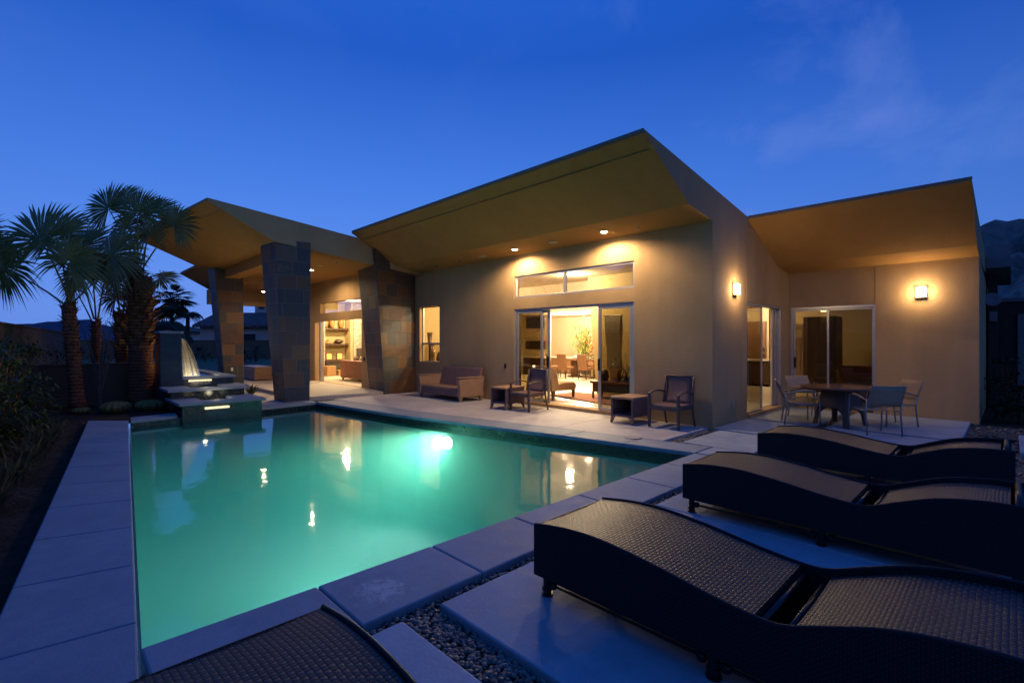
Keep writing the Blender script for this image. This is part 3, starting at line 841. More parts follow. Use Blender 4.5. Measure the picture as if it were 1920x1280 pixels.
mb = MB(); mb.hexa([(-9.62, -5.72, 4.79), (-15.8, -6.35, 4.765), (-15.8, -6.40, 4.785), (-9.62, -5.77, 4.815)][::-1], [(-9.62, -5.72, 4.85), (-15.8, -6.35, 4.83), (-15.8, -6.40, 4.85), (-9.62, -5.77, 4.87)][::-1]); mb.build('soffit_joint', M['soffit'], house)
# far rear roof
RP = [(0, 3.6), (-3.6, 3.78), (-4.72, 4.40), (-4.72, 4.47), (-1.5, 4.2), (0, 4.1)]
skew_roof(RP, -15.95, RP, -20.2)
mb = MB(); mb.box(-19.6, -19.2, -3.9, 0.2, 3.15, 3.75); mb.build('beam', M['stucco'], house)
mb = MB(); mb.box(-15.3, -10.3, -4.28, -3.82, 3.82, 4.17); mb.build('beam', M['soffit'], house)
# living-room wall
mb = MB(); wall_mesh(mb, 'x', -1.25, 0.2, -18.64, -9.75, 0.0, 3.86, [(-15.0, -11.2, 0.08, 2.37), (-14.5, -11.2, 2.66, 3.05)])
mb.build('wall', M['stucco'], house, merge=True)
# slate columns
def column(fl, fc, rb, fl2, fc2, rb2, z0, z1):
    def four(a, b, c):  # front-left, front-corner, right-back, back-left
        return [a, b, c, (a[0] + (c[0] - b[0]), a[1] + (c[1] - b[1]))]
    B, T = four(fl, fc, rb), four(fl2, fc2, rb2)
    m_ = MB(); m_.hexa([(x, y, z0) for x, y in B], [(x, y, z1) for x, y in T])
    return m_.build('column', M['slate'], house, bevel=0.006)
column((-10.5, -4.22), (-9.62, -4.23), (-9.49, -3.64), (-10.46, -4.60), (-9.62, -4.53), (-9.52, -3.60), -0.05, 4.3)
column((-16.05, -4.26), (-15.3, -4.26), (-15.25, -3.68), (-16.1, -4.62), (-15.38, -4.58), (-15.35, -3.68), -0.05, 4.25)
m_ = MB(); m_.hexa([(-10.63, -1.26, -0.05), (-9.36, -1.43, -0.05), (-9.9, -0.003, -0.05), (-10.6, -0.003, -0.05)],
                   [(-10.85, -1.62, 4.5), (-9.40, -1.76, 4.5), (-9.9, -0.003, 4.5), (-10.8, -0.003, 4.5)])
m_.build('column', M['slate'], house, bevel=0.006)

# --- windows and doors
def rect_frame(mb, axis, pos, u0, u1, z0, z1, wdt, dep):
    def b(a0, a1, c0, c1):
        if axis == 'x': mb.box(a0, a1, pos, pos + dep, c0, c1)
        else: mb.box(pos, pos + dep, a0, a1, c0, c1)
    b(u0, u0 + wdt, z0, z1); b(u1 - wdt, u1, z0, z1)
    b(u0 + wdt, u1 - wdt, z0, z0 + wdt); b(u0 + wdt, u1 - wdt, z1 - wdt, z1)
def pane(mb, axis, pos, u0, u1, z0, z1):
    if axis == 'x': mb.face([(u0, pos, z0), (u1, pos, z0), (u1, pos, z1), (u0, pos, z1)])
    else: mb.face([(pos, u0, z0), (pos, u1, z0), (pos, u1, z1), (pos, u0, z1)])
def sub(name): 
    e = bpy.data.objects.new(name, None); COL.objects.link(e); e.parent = house; return e

# clerestory
cw = sub('clerestory_window')
mb = MB(); rect_frame(mb, 'x', 0.03, -5.25, -1.65, 2.72, 3.30, 0.05, 0.07); mb.box(-3.60, -3.53, 0.032, 0.098, 2.77, 3.25); mb.build('window_frame', M['alu'], cw, bevel=0.004)
mb = MB(); pane(mb, 'x', 0.07, -5.2, -3.6, 2.77, 3.25); mb.build('pane', M['glass_top'], cw)
mb = MB(); pane(mb, 'x', 0.072, -3.53, -1.7, 2.77, 3.25); mb.build('pane', M['glass_top'], cw)
# small hung window
sw = sub('window')
mb = MB(); rect_frame(mb, 'x', 0.12, -9.65, -8.55, 0.95, 2.72, 0.028, 0.05); mb.box(-9.62, -8.58, 0.118, 0.172, 1.50, 1.56); mb.build('window_frame', M['alu'], sw)
mb = MB(); pane(mb, 'x', 0.14, -9.62, -8.58, 1.56, 2.69); mb.build('pane', M['glass'], sw)
mb = MB(); pane(mb, 'x', 0.146, -9.62, -8.58, 0.98, 1.50); mb.build('pane', M['glass_mid'], sw)
# main sliding door
sd = sub('sliding_door')
mb = MB()
mb.box(-5.25, -5.19, 0.02, 0.18, 0.0, 2.44); mb.box(-1.71, -1.65, 0.02, 0.18, 0.0, 2.44); mb.box(-5.19, -1.71, 0.02, 0.18, 2.39, 2.44)
mb.build('door_frame', M['alu'], sd, bevel=0.004)
mb = MB(); mb.box(-5.25, -1.65, -0.06, 0.2, -0.06, 0.074); mb.build('door_sill', M['stucco'], sd, bevel=0.004)
def leaf(parent, axis, pos, u0, u1, z0, z1, glass, handle_u=None, w=0.065, d=0.04, hd=-0.02):
    m1 = MB(); rect_frame(m1, axis, pos, u0, u1, z0, z1, w, d); m1.build('leaf_frame', M['alu'], parent, bevel=0.003)
    m2 = MB(); pane(m2, axis, pos + d / 2, u0 + w, u1 - w, z0 + w, z1 - w); m2.build('pane', glass, parent)
    if handle_u is not None:
        m3 = MB()
        if axis == 'x': m3.box(handle_u - 0.025, handle_u + 0.025, pos + hd - 0.012, pos - 0.001, 0.95, 1.22)
        else: m3.box(pos + d + 0.001, pos + d + 0.03, handle_u - 0.025, handle_u + 0.025, 0.95, 1.22)
        m3.build('handle', M['black_metal'], parent, bevel=0.008)
leaf(sd, 'x', 0.03, -5.17, -4.27, 0.078, 2.385, M['glass_mid'])
leaf(sd, 'x', 0.10, -5.18, -4.10, 0.079, 2.384, M['glass_mid'], -4.135, hd=-0.03)
leaf(sd, 'x', 0.03, -2.59, -1.715, 0.078, 2.385, M['glass_dark'], -2.56)
# side sliding door (wall x=0)
sd2 = sub('sliding_door')
mb = MB(); mb.box(-0.18, -0.02, 1.69, 1.74, 0, 2.43); mb.box(-0.18, -0.012, 3.86, 3.92, 0, 2.43); mb.box(-0.18, -0.02, 1.74, 3.86, 2.385, 2.43); mb.build('door_frame', M['alu'], sd2, bevel=0.004)
mb = MB(); mb.box(-0.2, 0.06, 1.69, 3.92, -0.06, 0.074); mb.build('door_sill', M['stucco'], sd2, bevel=0.004)
leaf(sd2, 'y', -0.08, 1.75, 2.72, 0.078, 2.38, M['glass_dark'], w=0.03)
leaf(sd2, 'y', -0.15, 3.58, 3.85, 0.079, 2.381, M['glass_dark'], w=0.05)
# wing sliding window-door
sd3 = sub('sliding_door')
mb = MB(); mb.box(0.06, 0.11, 4.405, 4.58, 0, 2.43); mb.box(1.72, 1.76, 4.405, 4.58, 0, 2.43); mb.box(0.11, 1.72, 4.405, 4.58, 2.375, 2.43); mb.build('door_frame', M['alu'], sd3, bevel=0.004)
leaf(sd3, 'x', 4.42, 0.115, 0.86, 0.06, 2.37, M['glass_mid'], 0.15, w=0.035)
leaf(sd3, 'x', 4.48, 0.80, 1.715, 0.062, 2.368, M['glass_dark'], w=0.035)
# living-room opening frame
sd4 = sub('sliding_door')
mb = MB(); mb.box(-14.62, -14.50, -1.24, -1.10, 0.08, 2.37); mb.box(-14.66, -14.58, -1.235, -1.15, 2.66, 3.05); mb.build('door_frame', M['alu'], sd4, bevel=0.004)
mb = MB(); pane(mb, 'x', -1.15, -14.5, -11.2, 2.66, 3.05); mb.build('pane', M['glass_top'], sd4)
# interior shell
mb = MB()
mb.box(-11.05, -10.9, 0.2, 5.0, 0.078, 3.46)            # left room wall
mb.build('interior_wall', M['olive_wall'], house)
mb = MB(); mb.box(-13.6, -3.1, 10.0, 10.15, 0.078, 2.9); mb.box(-13.75, -13.6, 5.0, 10, 0.078, 2.9); mb.box(-13.6, -11.05, 4.85, 5.0, 0.078, 2.9); mb.build('interior_wall', M['white_wall'], house)
mb = MB(); mb.box(-13.6, -3.1, 3.2, 10.0, 2.80, 2.86); mb.box(-10.9, -3.1, 3.15, 3.2, 2.80, 3.46); mb.box(-10.9, -0.2, 0.2, 3.15, 3.46, 3.5); mb.build('ceiling', M['ceil'], house)
# leaning partition between great room and kitchen
mb = MB()
mb.hexa([(-4.42, 2.5, 0.078), (-3.0, 2.5, 0.078), (-3.0, 2.75, 0.078), (-4.42, 2.75, 0.078)], [(-4.72, 2.5, 3.46), (-3.0, 2.5, 3.46), (-3.0, 2.75, 3.46), (-4.72, 2.75, 3.46)])
mb.box(-3.25, -3.0, 2.75, 10.0, 0.078, 3.46)
mb.build('interior_wall', M['olive_wall'], house)
# kitchen shell
mb = MB(); mb.box(-3.0, 3.22, 10.0, 10.15, 0.078, 2.9); mb.box(-3.0, -2.0, 9.2, 10.0, 0.078, 2.8); mb.build('interior_wall', M['white_wall'], house)
mb = MB(); mb.box(-3.0, -0.2, 2.6, 10, 2.80, 2.84); mb.box(-0.2, 3.22, 4.6, 10, 2.80, 2.84); mb.build('ceiling', M['ceil'], house)
# living-room shell
mb = MB(); mb.box(-18.65, -18.5, -1.05, 5, 0.078, 3.4); mb.box(-18.5, -10.0, 4.9, 5.0, 0.078, 3.4); mb.box(-18.5, -17.9, 1.62, 1.74, 0.078, 3.4)
mb.build('interior_wall', M['olive_wall'], house)
mb = MB(); mb.box(-18.5, -11.06, -1.04, 4.9, 3.4, 3.45); mb.build('ceiling', M['ceil'], house)
mb = MB(); mb.box(-18.5, -17.95, -0.35, 0.42, 0.078, 3.39); mb.build('stone_pilaster', M['ledger'], house)
mb = MB(); mb.box(-18.5, -17.8, 1.75, 2.9, 0.078, 3.39); mb.build('stone_pilaster', M['ledger'], house)

# ------------------------------------------------------------------ exterior light fittings
def soffit_z(y): return 3.84 + (-y) * (0.12 / 0.96)
def downlight(x, y, z, label, lit=None, mat=None):
    t = thing('downlight', label, 'downlight', (x, y, z), 'recessed lights in the soffits')
    m = MB(); m.lathe([(0.062, -0.012), (0.085, -0.012), (0.088, 0.0), (0.062, 0.0)], (x, y, z), 20); m.build('light_trim', M['can_trim'], t, smooth=False)
    m = MB(); m.lathe([(0.02, -0.034), (0.05, -0.026), (0.064, -0.0125)], (x, y, z), 20); m.build('bulb', M['bulb'] if lit else M['dark_pottery'], t)
    if lit:
        lamp('downlight_lamp', 'SPOT', (x, y, z - 0.03), lit, WARM, 0.05, (x, y - 0.02, z - 1), R(165), 0.5, parent=t)
    return t
downlight(-4.76, -0.45, soffit_z(-0.45), 'lit recessed light in the main soffit, left of the two over the sliding door', 500)
downlight(-2.08, -0.47, soffit_z(-0.47), 'lit recessed light in the main soffit, right of the two over the sliding door', 500)
for x, d in ((-7.06, 'unlit recessed soffit light nearest the left round speaker'), (-8.18, 'unlit recessed soffit light, middle one of the dark three'), (-9.1, 'unlit recessed soffit light nearest the slate column')):
    downlight(x, -0.38, soffit_z(-0.38), d)
def lsoff(y): return 3.84 + (-1.05 - y) * (0.37 / 3.47)
downlight(-12.38, -2.43, lsoff(-2.43), 'lit recessed light under the living-room roof beside the slate column', 380)
downlight(-10.26, -2.52, lsoff(-2.52), 'unlit recessed light under the living-room roof', None)
downlight(-17.6, -2.3, 3.66, 'lit recessed light under the far rear roof overhang', 160)
def speaker(x, y, z, label):
    m = MB(); m.lathe([(0.0, -0.014), (0.105, -0.014), (0.118, -0.008), (0.12, 0.004)], (x, y, z), 24)
    tag(m.build('ceiling_speaker', M['speaker'], smooth=False), label, 'speaker', 'round ceiling speakers')
speaker(-3.53, -0.42, soffit_z(-0.42), 'round pale speaker grille between the two lit soffit lights')
speaker(-6.04, -0.40, soffit_z(-0.40), 'round pale speaker grille left of the lit soffit lights')
speaker(-11.38, -2.50, lsoff(-2.5), 'round pale speaker grille under the living-room roof')
t = thing('sprinkler', 'small fire sprinkler head hanging from the main soffit near the corner', 'sprinkler', (-1.3, -0.42, soffit_z(-0.42)))
m = MB(); m.tube([(-1.3, -0.42, soffit_z(-0.42) + 0.01), (-1.3, -0.42, soffit_z(-0.42) - 0.07)], 0.012); m.lathe([(0.03, -0.08), (0.03, -0.075)], (-1.3, -0.42, soffit_z(-0.42)), 12); m.build('head', M['can_trim'], t)
def sconce(x, y, z, nx, ny, label, e):
    t = thing('wall_lamp', label, 'wall lamp', (x, y, z), 'square glass wall lamps')
    tx, ty = -ny, nx
    def bx(m, a, b, c, d, e_, f):   # a,b tangent  c,d normal  e,f z
        m.hexa([(x + tx * p + nx * q, y + ty * p + ny * q, z + e_) for p, q in ((a, c), (b, c), (b, d), (a, d))], [(x + tx * p + nx * q, y + ty * p + ny * q, z + f) for p, q in ((a, c), (b, c), (b, d), (a, d))])
    m = MB(); bx(m, -0.095, 0.095, 0.0, 0.02, -0.125, 0.115); bx(m, -0.075, 0.075, 0.02, 0.09, -0.118, -0.104); m.build('backplate', M['alu'], t, bevel=0.004)
    m = MB(); bx(m, -0.085, 0.085, 0.022, 0.09, -0.10, 0.105); m.build('glass_shade', M['sconce_glow'], t, bevel=0.02, seg=3)
    lamp('wall_lamp_light', 'POINT', (x + nx * 0.2, y + ny * 0.2, z), e, (1.0, 0.72, 0.42), 0.06, parent=t)
sconce(0.0, 1.02, 2.64, 1, 0, 'lit wall lamp on the side wall near the house corner', 24)
sconce(2.54, 4.4, 2.64, 0, -1, 'lit wall lamp on the wing wall right of the patio glass door', 24)
def outlet(x, y, z, axis, label, mat, name='outlet', cat='outlet'):
    m = MB()
    if axis == 'x': m.box(x - 0.035, x + 0.035, y - 0.025, y - 0.001, z - 0.06, z + 0.06)
    else: m.box(x + 0.001, x + 0.025, y - 0.035, y + 0.035, z - 0.06, z + 0.06)
    tag(m.build(name, mat, bevel=0.006), label, cat)
outlet(-5.57, 0.0, 0.95, 'x', 'small dark switch box on the main wall beside the sliding door', M['black_metal'], 'switch_box', 'switch')
outlet(0, 0.92, 0.37, 'y', 'cream outlet cover low on the side wall near the house corner', M['outlet_white'])
outlet(-15.28, -4.06, 0.62, 'y', 'small pale outlet on the foot of the far slate column', M['white_ceramic'])
outlet(-11.0, -1.25, 1.02, 'x', 'small dark switch on the pier beside the living-room opening', M['black_metal'], 'switch_box', 'switch')

# pool lamp
t = thing('pool_light', 'round underwater lamp glowing on the house side of the pool', 'pool light', (-4.0, -3.07, -0.5))
PLN = Vector((0.2, -0.98, 0)).normalized()
def disc(c, nrm, r, th, n=20):
    m = MB(); q = Vector(nrm).to_track_quat('Z', 'Y')
    vs = []
    for z in (0, th):
        for k in range(n):
            a = 2 * math.pi * k / n; vs.append(Vector(c) + q @ Vector((r * math.cos(a), r * math.sin(a), z)))
    m.mesh(vs, [list(range(n - 1, -1, -1)), list(range(n, 2 * n))] + [[k, (k + 1) % n, n + (k + 1) % n, n + k] for k in range(n)])
    return m
PL = Vector((-4.0, -3.065, -0.42))
disc(PL, PLN, 0.15, 0.03).build('lamp_rim', M['alu'], t)
disc(PL + PLN * 0.031, PLN, 0.12, 0.012).build('lamp_lens', M['pool_lamp'], t)
lamp('pool_lamp_beam', 'SPOT', PL + PLN * 0.10, 980, (1.0, 0.97, 0.84), 0.1, PL + PLN * 3 + Vector((0, 0, 0.2)), R(150), 1.0, parent=t)
t = thing('pool_light', 'second underwater lamp hidden low on the camera side of the pool', 'pool light', (0.66, -7.3, -0.6))
P2 = Vector((0.695, -7.4, -0.55))
disc(P2, (-1, 0, 0), 0.15, 0.03).build('lamp_rim', M['alu'], t)
disc(P2 + Vector((-0.031, 0, 0)), (-1, 0, 0), 0.12, 0.012).build('lamp_lens', M['pool_lamp'], t)
lamp('pool_lamp_beam', 'SPOT', P2 + Vector((-0.12, 0, 0)), 85, (1.0, 1.0, 0.9), 0.1, P2 + Vector((-3, 0.0, 0.2)), R(150), 1.0, parent=t)

# skimmer lid in the coping
m = MB(); m.lathe([(0.135, 0.001), (0.135, 0.010), (0.125, 0.013), (0.0, 0.013)], (-0.53, -1.86, 0), 28)
tag(m.build('skimmer_lid', m_plain('skimmer_grey', (0.22, 0.22, 0.25), 0.6)), 'round grey skimmer lid set in the poolside coping', 'lid')

# ------------------------------------------------------------------ fountain
f = thing('fountain', 'stepped tile fountain with a blue slate tower spilling water into the pool', 'fountain', (-10, -6, 0))
m = MB(); m.box(-11.55, -10.8, -6.78, -6.34, -0.05, 1.80); m.build('tower', M['blue_tile'], f)
m = MB(); m.box(-11.6, -10.76, -6.82, -6.30, 1.802, 1.86); m.build('tower_cap', M['coping'], f, bevel=0.01)
# lowest basin
m = MB(); m.box(-8.98, -8.62, -6.72, -5.12, -0.3, 0.198); m.box(-10.5, -8.98, -6.72, -6.50, -0.3, 0.198); m.box(-10.5, -8.98, -5.34, -5.12, -0.3, 0.198); m.build('basin_wall', M['mosaic'], f)
m = MB()
m.slab([(-9.02, -6.79), (-8.53, -6.79), (-8.53, -5.05), (-9.02, -5.05)], 0.2, 0.262)
m.slab([(-10.2, -6.79), (-9.022, -6.79), (-9.022, -6.26), (-10.2, -6.26)], 0.2, 0.261)
m.slab([(-10.2, -5.62), (-9.022, -5.62), (-9.022, -5.05), (-10.2, -5.05)], 0.2, 0.261)
m.build('basin_coping', M['coping'], f, bevel=0.012)
m = MB(); m.face([(-9.9, -6.5, 0.17), (-8.99, -6.5, 0.17), (-8.99, -5.34, 0.17), (-9.9, -5.34, 0.17)]); m.build('basin_water', M['water_small'], f)
m = MB(); m.face([(-9.9, -6.5, 0.02), (-8.99, -6.5, 0.02), (-8.99, -5.34, 0.02), (-9.9, -5.34, 0.02)]); m.build('basin_floor', M['mosaic'], f)
# middle step
m = MB(); m.box(-9.9, -9.72, -6.75, -5.20, 0.0, 0.418); m.box(-10.75, -9.9, -6.75, -6.4, -0.05, 0.418); m.box(-10.75, -9.9, -5.5, -5.20, -0.05, 0.418); m.build('basin_wall', M['mosaic'], f)
m = MB()
m.slab([(-9.98, -6.82), (-9.62, -6.82), (-9.62, -5.13), (-9.98, -5.13)], 0.42, 0.482)
m.slab([(-10.78, -6.82), (-9.982, -6.82), (-9.982, -6.28), (-10.78, -6.28)], 0.42, 0.481)
m.slab([(-10.9, -5.56), (-9.982, -5.56), (-9.982, -5.02), (-10.9, -5.02)], 0.42, 0.481)
m.build('basin_coping', M['coping'], f, bevel=0.012)
m = MB(); m.face([(-10.7, -6.4, 0.40), (-9.9, -6.4, 0.40), (-9.9, -5.5, 0.40), (-10.7, -5.5, 0.40)]); m.build('basin_water', M['water_small'], f)
# upper trough
m = MB(); m.box(-10.95, -10.78, -6.33, -5.18, -0.05, 0.638); m.box(-14.5, -10.95, -5.36, -5.18, -0.05, 0.638); m.box(-14.5, -11.56, -6.6, -6.42, -0.05, 0.638); m.build('basin_wall', M['blue_tile'], f)
m = MB(); m.slab([(-11.0, -6.34), (-10.72, -6.34), (-10.72, -5.12), (-11.0, -5.12)], 0.64, 0.70); m.slab([(-14.5, -5.42), (-11.002, -5.42), (-11.002, -5.12), (-14.5, -5.12)], 0.64, 0.699); m.build('basin_coping', M['coping'], f, bevel=0.012)
m = MB(); m.face([(-14.5, -6.42, 0.66), (-11.0, -6.42, 0.66), (-11.0, -5.36, 0.66), (-14.5, -5.36, 0.66)]); m.build('basin_water', M['water_small'], f)
m = MB(); m.face([(-14.5, -6.42, 0.45), (-11.0, -6.42, 0.45), (-11.0, -5.36, 0.45), (-14.5, -5.36, 0.45)]); m.build('basin_floor', M['terrace'], f)
# waterfall arc
def arc_fn(vel, x0, x1, ph):
    def arc(u, v):
        tt = v * 0.46
        y = -6.345 + vel * tt + 0.03 * math.sin(u * 9 + ph) * v
        z = 1.70 - 4.85 * tt * tt
        return (x0 + u * (x1 - x0) + 0.05 * (u - 0.5) * v, y, z)
    return arc
m = MB()
for vel, x0, x1, ph in ((0.92, -11.5, -10.95, 0), (0.74, -11.48, -10.97, 2), (0.56, -11.46, -10.98, 4), (0.4, -11.46, -10.98, 5)):
    m.gridfn(arc_fn(vel, x0, x1, ph), 14, 18, lambda u, v: (u + ph, v))
m.build('waterfall', M['fall'], f, smooth=True)
def spill(x, y0, y1, z0, z1, mt='fall'):
    m = MB()
    m.gridfn(lambda u, v: (x + 0.05 + 0.07 * math.sin(v * 1.5), y0 + (y1 - y0) * u, z0 + (z1 - z0) * v ** 1.6), 8, 5, lambda u, v: (u, v))
    m.build('spillway_water', M[mt], f, smooth=True)
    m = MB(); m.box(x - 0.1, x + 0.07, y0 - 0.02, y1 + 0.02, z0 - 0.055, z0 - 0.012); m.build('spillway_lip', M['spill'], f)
spill(-10.77, -6.18, -5.72, 0.63, 0.50)
spill(-8.6, -6.28, -5.85, 0.155, -0.13, 'water_small')
lamp('fountain_lamp', 'AREA', (-11.3, -5.95, 0.50), 20, (1.0, 0.86, 0.56), 0.5, (-11.2, -6.0, 2), parent=f)
lamp('fountain_lamp', 'POINT', (-10.2, -5.95, 0.55), 3.2, (1.0, 0.86, 0.56), 0.06, parent=f)
lamp('fountain_lamp', 'POINT', (-9.35, -5.9, 0.33), 3.0, (1.0, 0.86, 0.56), 0.06, parent=f)

# ------------------------------------------------------------------ loungers
def spline(pts, x):
    """Catmull-Rom through (x,z) points"""
    for i in range(len(pts) - 1):
        if pts[i][0] <= x <= pts[i + 1][0]:
            p0, p1, p2, p3 = pts[max(i - 1, 0)], pts[i], pts[i + 1], pts[min(i + 2, len(pts) - 1)]
            t = (x - p1[0]) / (p2[0] - p1[0])
            m1 = (p2[1] - p0[1]) / (p2[0] - p0[0]) * (p2[0] - p1[0]); m2 = (p3[1] - p1[1]) / (p3[0] - p1[0]) * (p2[0] - p1[0])
            return (2 * t ** 3 - 3 * t * t + 1) * p1[1] + (t ** 3 - 2 * t * t + t) * m1 + (-2 * t ** 3 + 3 * t * t) * p2[1] + (t ** 3 - t * t) * m2
    return pts[-1][1] if x > pts[-1][0] else pts[0][1]
LPROF = [(0.0, 0.438), (0.25, 0.472), (0.5, 0.478), (0.8, 0.45), (1.1, 0.405), (1.30, 0.384), (1.43, 0.388), (1.58, 0.445), (1.80, 0.525), (2.05, 0.565), (2.26, 0.57)]
LW, LL = 0.76, 2.26
def make_lounger():
    t = thing('sun_lounger', '', 'sun lounger', (0, 0, 0), 'dark wicker loungers in a row on the pool deck')
    N = 40
    for s in (0, 1):
        y0 = 0.0 if s == 0 else LW - 0.03
        pts = [(LL * i / N, spline(LPROF, LL * i / N)) for i in range(N + 1)]
        m = MB(); m.prism_y([(0.0, 0.13)] + pts + [(LL, 0.13)], y0, y0 + 0.03)
        # uv on the flat cheeks runs along the length
        m.build('side_panel', M['weave_side'], t)
        m = MB(); m.tube([(x, y0 + 0.015, z + 0.002) for x, z in pts], 0.0105, 8); m.build('rim', M['wicker_rim'], t, smooth=True)
    m = MB(); m.box(0.0, 0.03, 0.03, LW - 0.03, 0.13, spline(LPROF, 0.02) - 0.004); m.build('end_panel', M['weave_side'], t); m = MB(); m.box(LL - 0.03, LL, 0.03, LW - 0.03, 0.13, 0.555); m.build('end_panel', M['weave_side'], t)
    def top(a, b, dz):
        m = MB()
        ln = [0.0]; k = 30
        for i in range(k):
            x0, x1 = a + (b - a) * i / k, a + (b - a) * (i + 1) / k
            ln.append(ln[-1] + math.hypot(x1 - x0, spline(LPROF, x1) - spline(LPROF, x0)))
        def fn(u, v):
            x = a + (b - a) * v
            return (x, 0.03 + (LW - 0.06) * (1 - u), spline(LPROF, x) - dz - 0.006 * math.sin(u * math.pi))
        m.gridfn(fn, 6, k, lambda u, v: (u * (LW - 0.06), ln[min(k, int(round(v * k)))]))
        # drop edge to give thickness
        for x in (a, b):
            z = spline(LPROF, x) - dz
            m.face([(x, 0.03, z), (x, 0.03, z - 0.04), (x, LW - 0.03, z - 0.04), (x, LW - 0.03, z)])
        return m
    top(0.012, 1.31, 0.0).build('seat_panel', M['weave_dark'], t, smooth=True)
    top(1.455, 2.16, 0.028).build('backrest_panel', M['weave_dark'], t, smooth=True)
    m = MB(); m.box(0.05, LL - 0.05, 0.035, LW - 0.035, 0.15, 0.17); m.build('under_tray', M['black_metal'], t)
    m = MB(); m.tube([(1.33, 0.03, 0.34), (1.33, LW - 0.03, 0.34)], 0.018); m.tube([(1.43, 0.05, 0.33), (1.43, LW - 0.05, 0.33)], 0.014); m.build('hinge_bar', M['black_metal'], t, smooth=True)
    m = MB(); m.tube([(2.20, 0.03, 0.565), (2.20, LW - 0.03, 0.565)], 0.022, 10); m.build('head_rail', M['black_metal'], t, smooth=True)
    for x in (0.06, 1.12, LL - 0.07):
        for y in (0.06, LW - 0.06):
            m = MB(); m.lathe([(0.026, 0.16), (0.026, 0.055), (0.033, 0.05), (0.033, 0.032), (0.026, 0.03), (0.027, 0.014), (0.037, 0.012), (0.037, 0.0)], (x, y, 0), 14)
            m.build('leg', M['black_metal'], t, smooth=False)
    for y in (0.06, LW - 0.06):
        m = MB(); m.tube([(0.09, y, 0.075), (LL - 0.1, y, 0.075)], 0.009, 6)
        for x in (0.11, 1.06, 1.18): m.lathe([(0.022, -0.02), (0.026, 0), (0.022, 0.02)], (x, y, 0.075), 8)
        m.build('stretcher', M['black_metal'], t, smooth=True)
    return t
L1 = make_lounger(); L1.location = (1.75, -6.70, 0)
L1['label'] = 'dark wicker lounger nearest the viewer on the right, second from the front'
for loc, rz, lab in (((1.70, -4.60, 0), 0, 'dark wicker lounger in the middle of the three on the right'),
                 ((1.63, -2.46, 0), 0, 'dark wicker lounger farthest back, in front of the patio dining table'),
                 ((1.755, -8.80, 0), 0, 'dark wicker lounger cut off by the bottom edge, only its foot end in view')):
    c = copy_tree(L1); c.location = loc; c.rotation_euler.z = rz; c['label'] = lab

# ------------------------------------------------------------------ wicker loveseat, side tables, armchairs
lv = thing('loveseat', 'brown wicker loveseat with a plum sling back against the main wall', 'loveseat', (-7.2, -0.55, 0))
X0, X1, Y0, Y1 = -8.16, -6.20, -1.03, -0.22
m = MB(); m.prism_x([(Y0 + 0.03, 0.13), (Y0 + 0.02, 0.34), (Y0 + 0.06, 0.36), (Y1 - 0.1, 0.33), (Y1 - 0.1, 0.13)], X0 + 0.115, X1 - 0.115); m.build('seat', M['wicker_plum'], lv, bevel=0.012)
m = MB(); m.face([(X0 + 0.12, Y0 + 0.06, 0.362), (X1 - 0.12, Y0 + 0.06, 0.362), (X1 - 0.12, Y1 - 0.1, 0.335), (X0 + 0.12, Y1 - 0.1, 0.335)]); m.build('seat_top', M['wicker_brown'], lv)
m = MB(); m.prism_x([(Y1 - 0.17, 0.30), (Y1 - 0.01, 0.86), (Y1 + 0.05, 0.87), (Y1 - 0.02, 0.30)], X0 + 0.10, X1 - 0.10); m.build('backrest', M['wicker_plum'], lv, bevel=0.015)
for xa, flare in ((X0, -0.05), (X1 - 0.12, 0.05)):
    prof = [(Y0 - 0.02, 0.13), (Y0 + 0.0, 0.34), (Y0 - 0.05, 0.60), (Y1 + 0.02, 0.63), (Y1 - 0.02, 0.34), (Y1 - 0.0, 0.13)]
    m = MB(); m.prism_x(prof, xa, xa + 0.12); m.build('arm', M['wicker_brown'], lv, bevel=0.015)
    m = MB(); m.box(xa - 0.015, xa + 0.135, Y0 - 0.06, Y1 + 0.03, 0.625, 0.65); m.build('arm_top', M['wicker_brown'], lv, bevel=0.01)
for x in (X0 + 0.06, X1 - 0.06):
    for y in (Y0 + 0.05, Y1 - 0.06):
        m = MB(); m.hexa([(x - 0.03, y - 0.03, 0), (x + 0.03, y - 0.03, 0), (x + 0.03, y + 0.03, 0), (x - 0.03, y + 0.03, 0)],
                         [(x - 0.05, y - 0.05, 0.13), (x + 0.05, y - 0.05, 0.13), (x + 0.05, y + 0.05, 0.13), (x - 0.05, y + 0.05, 0.13)]); m.build('leg', M['tan_wood'], lv, bevel=0.006)

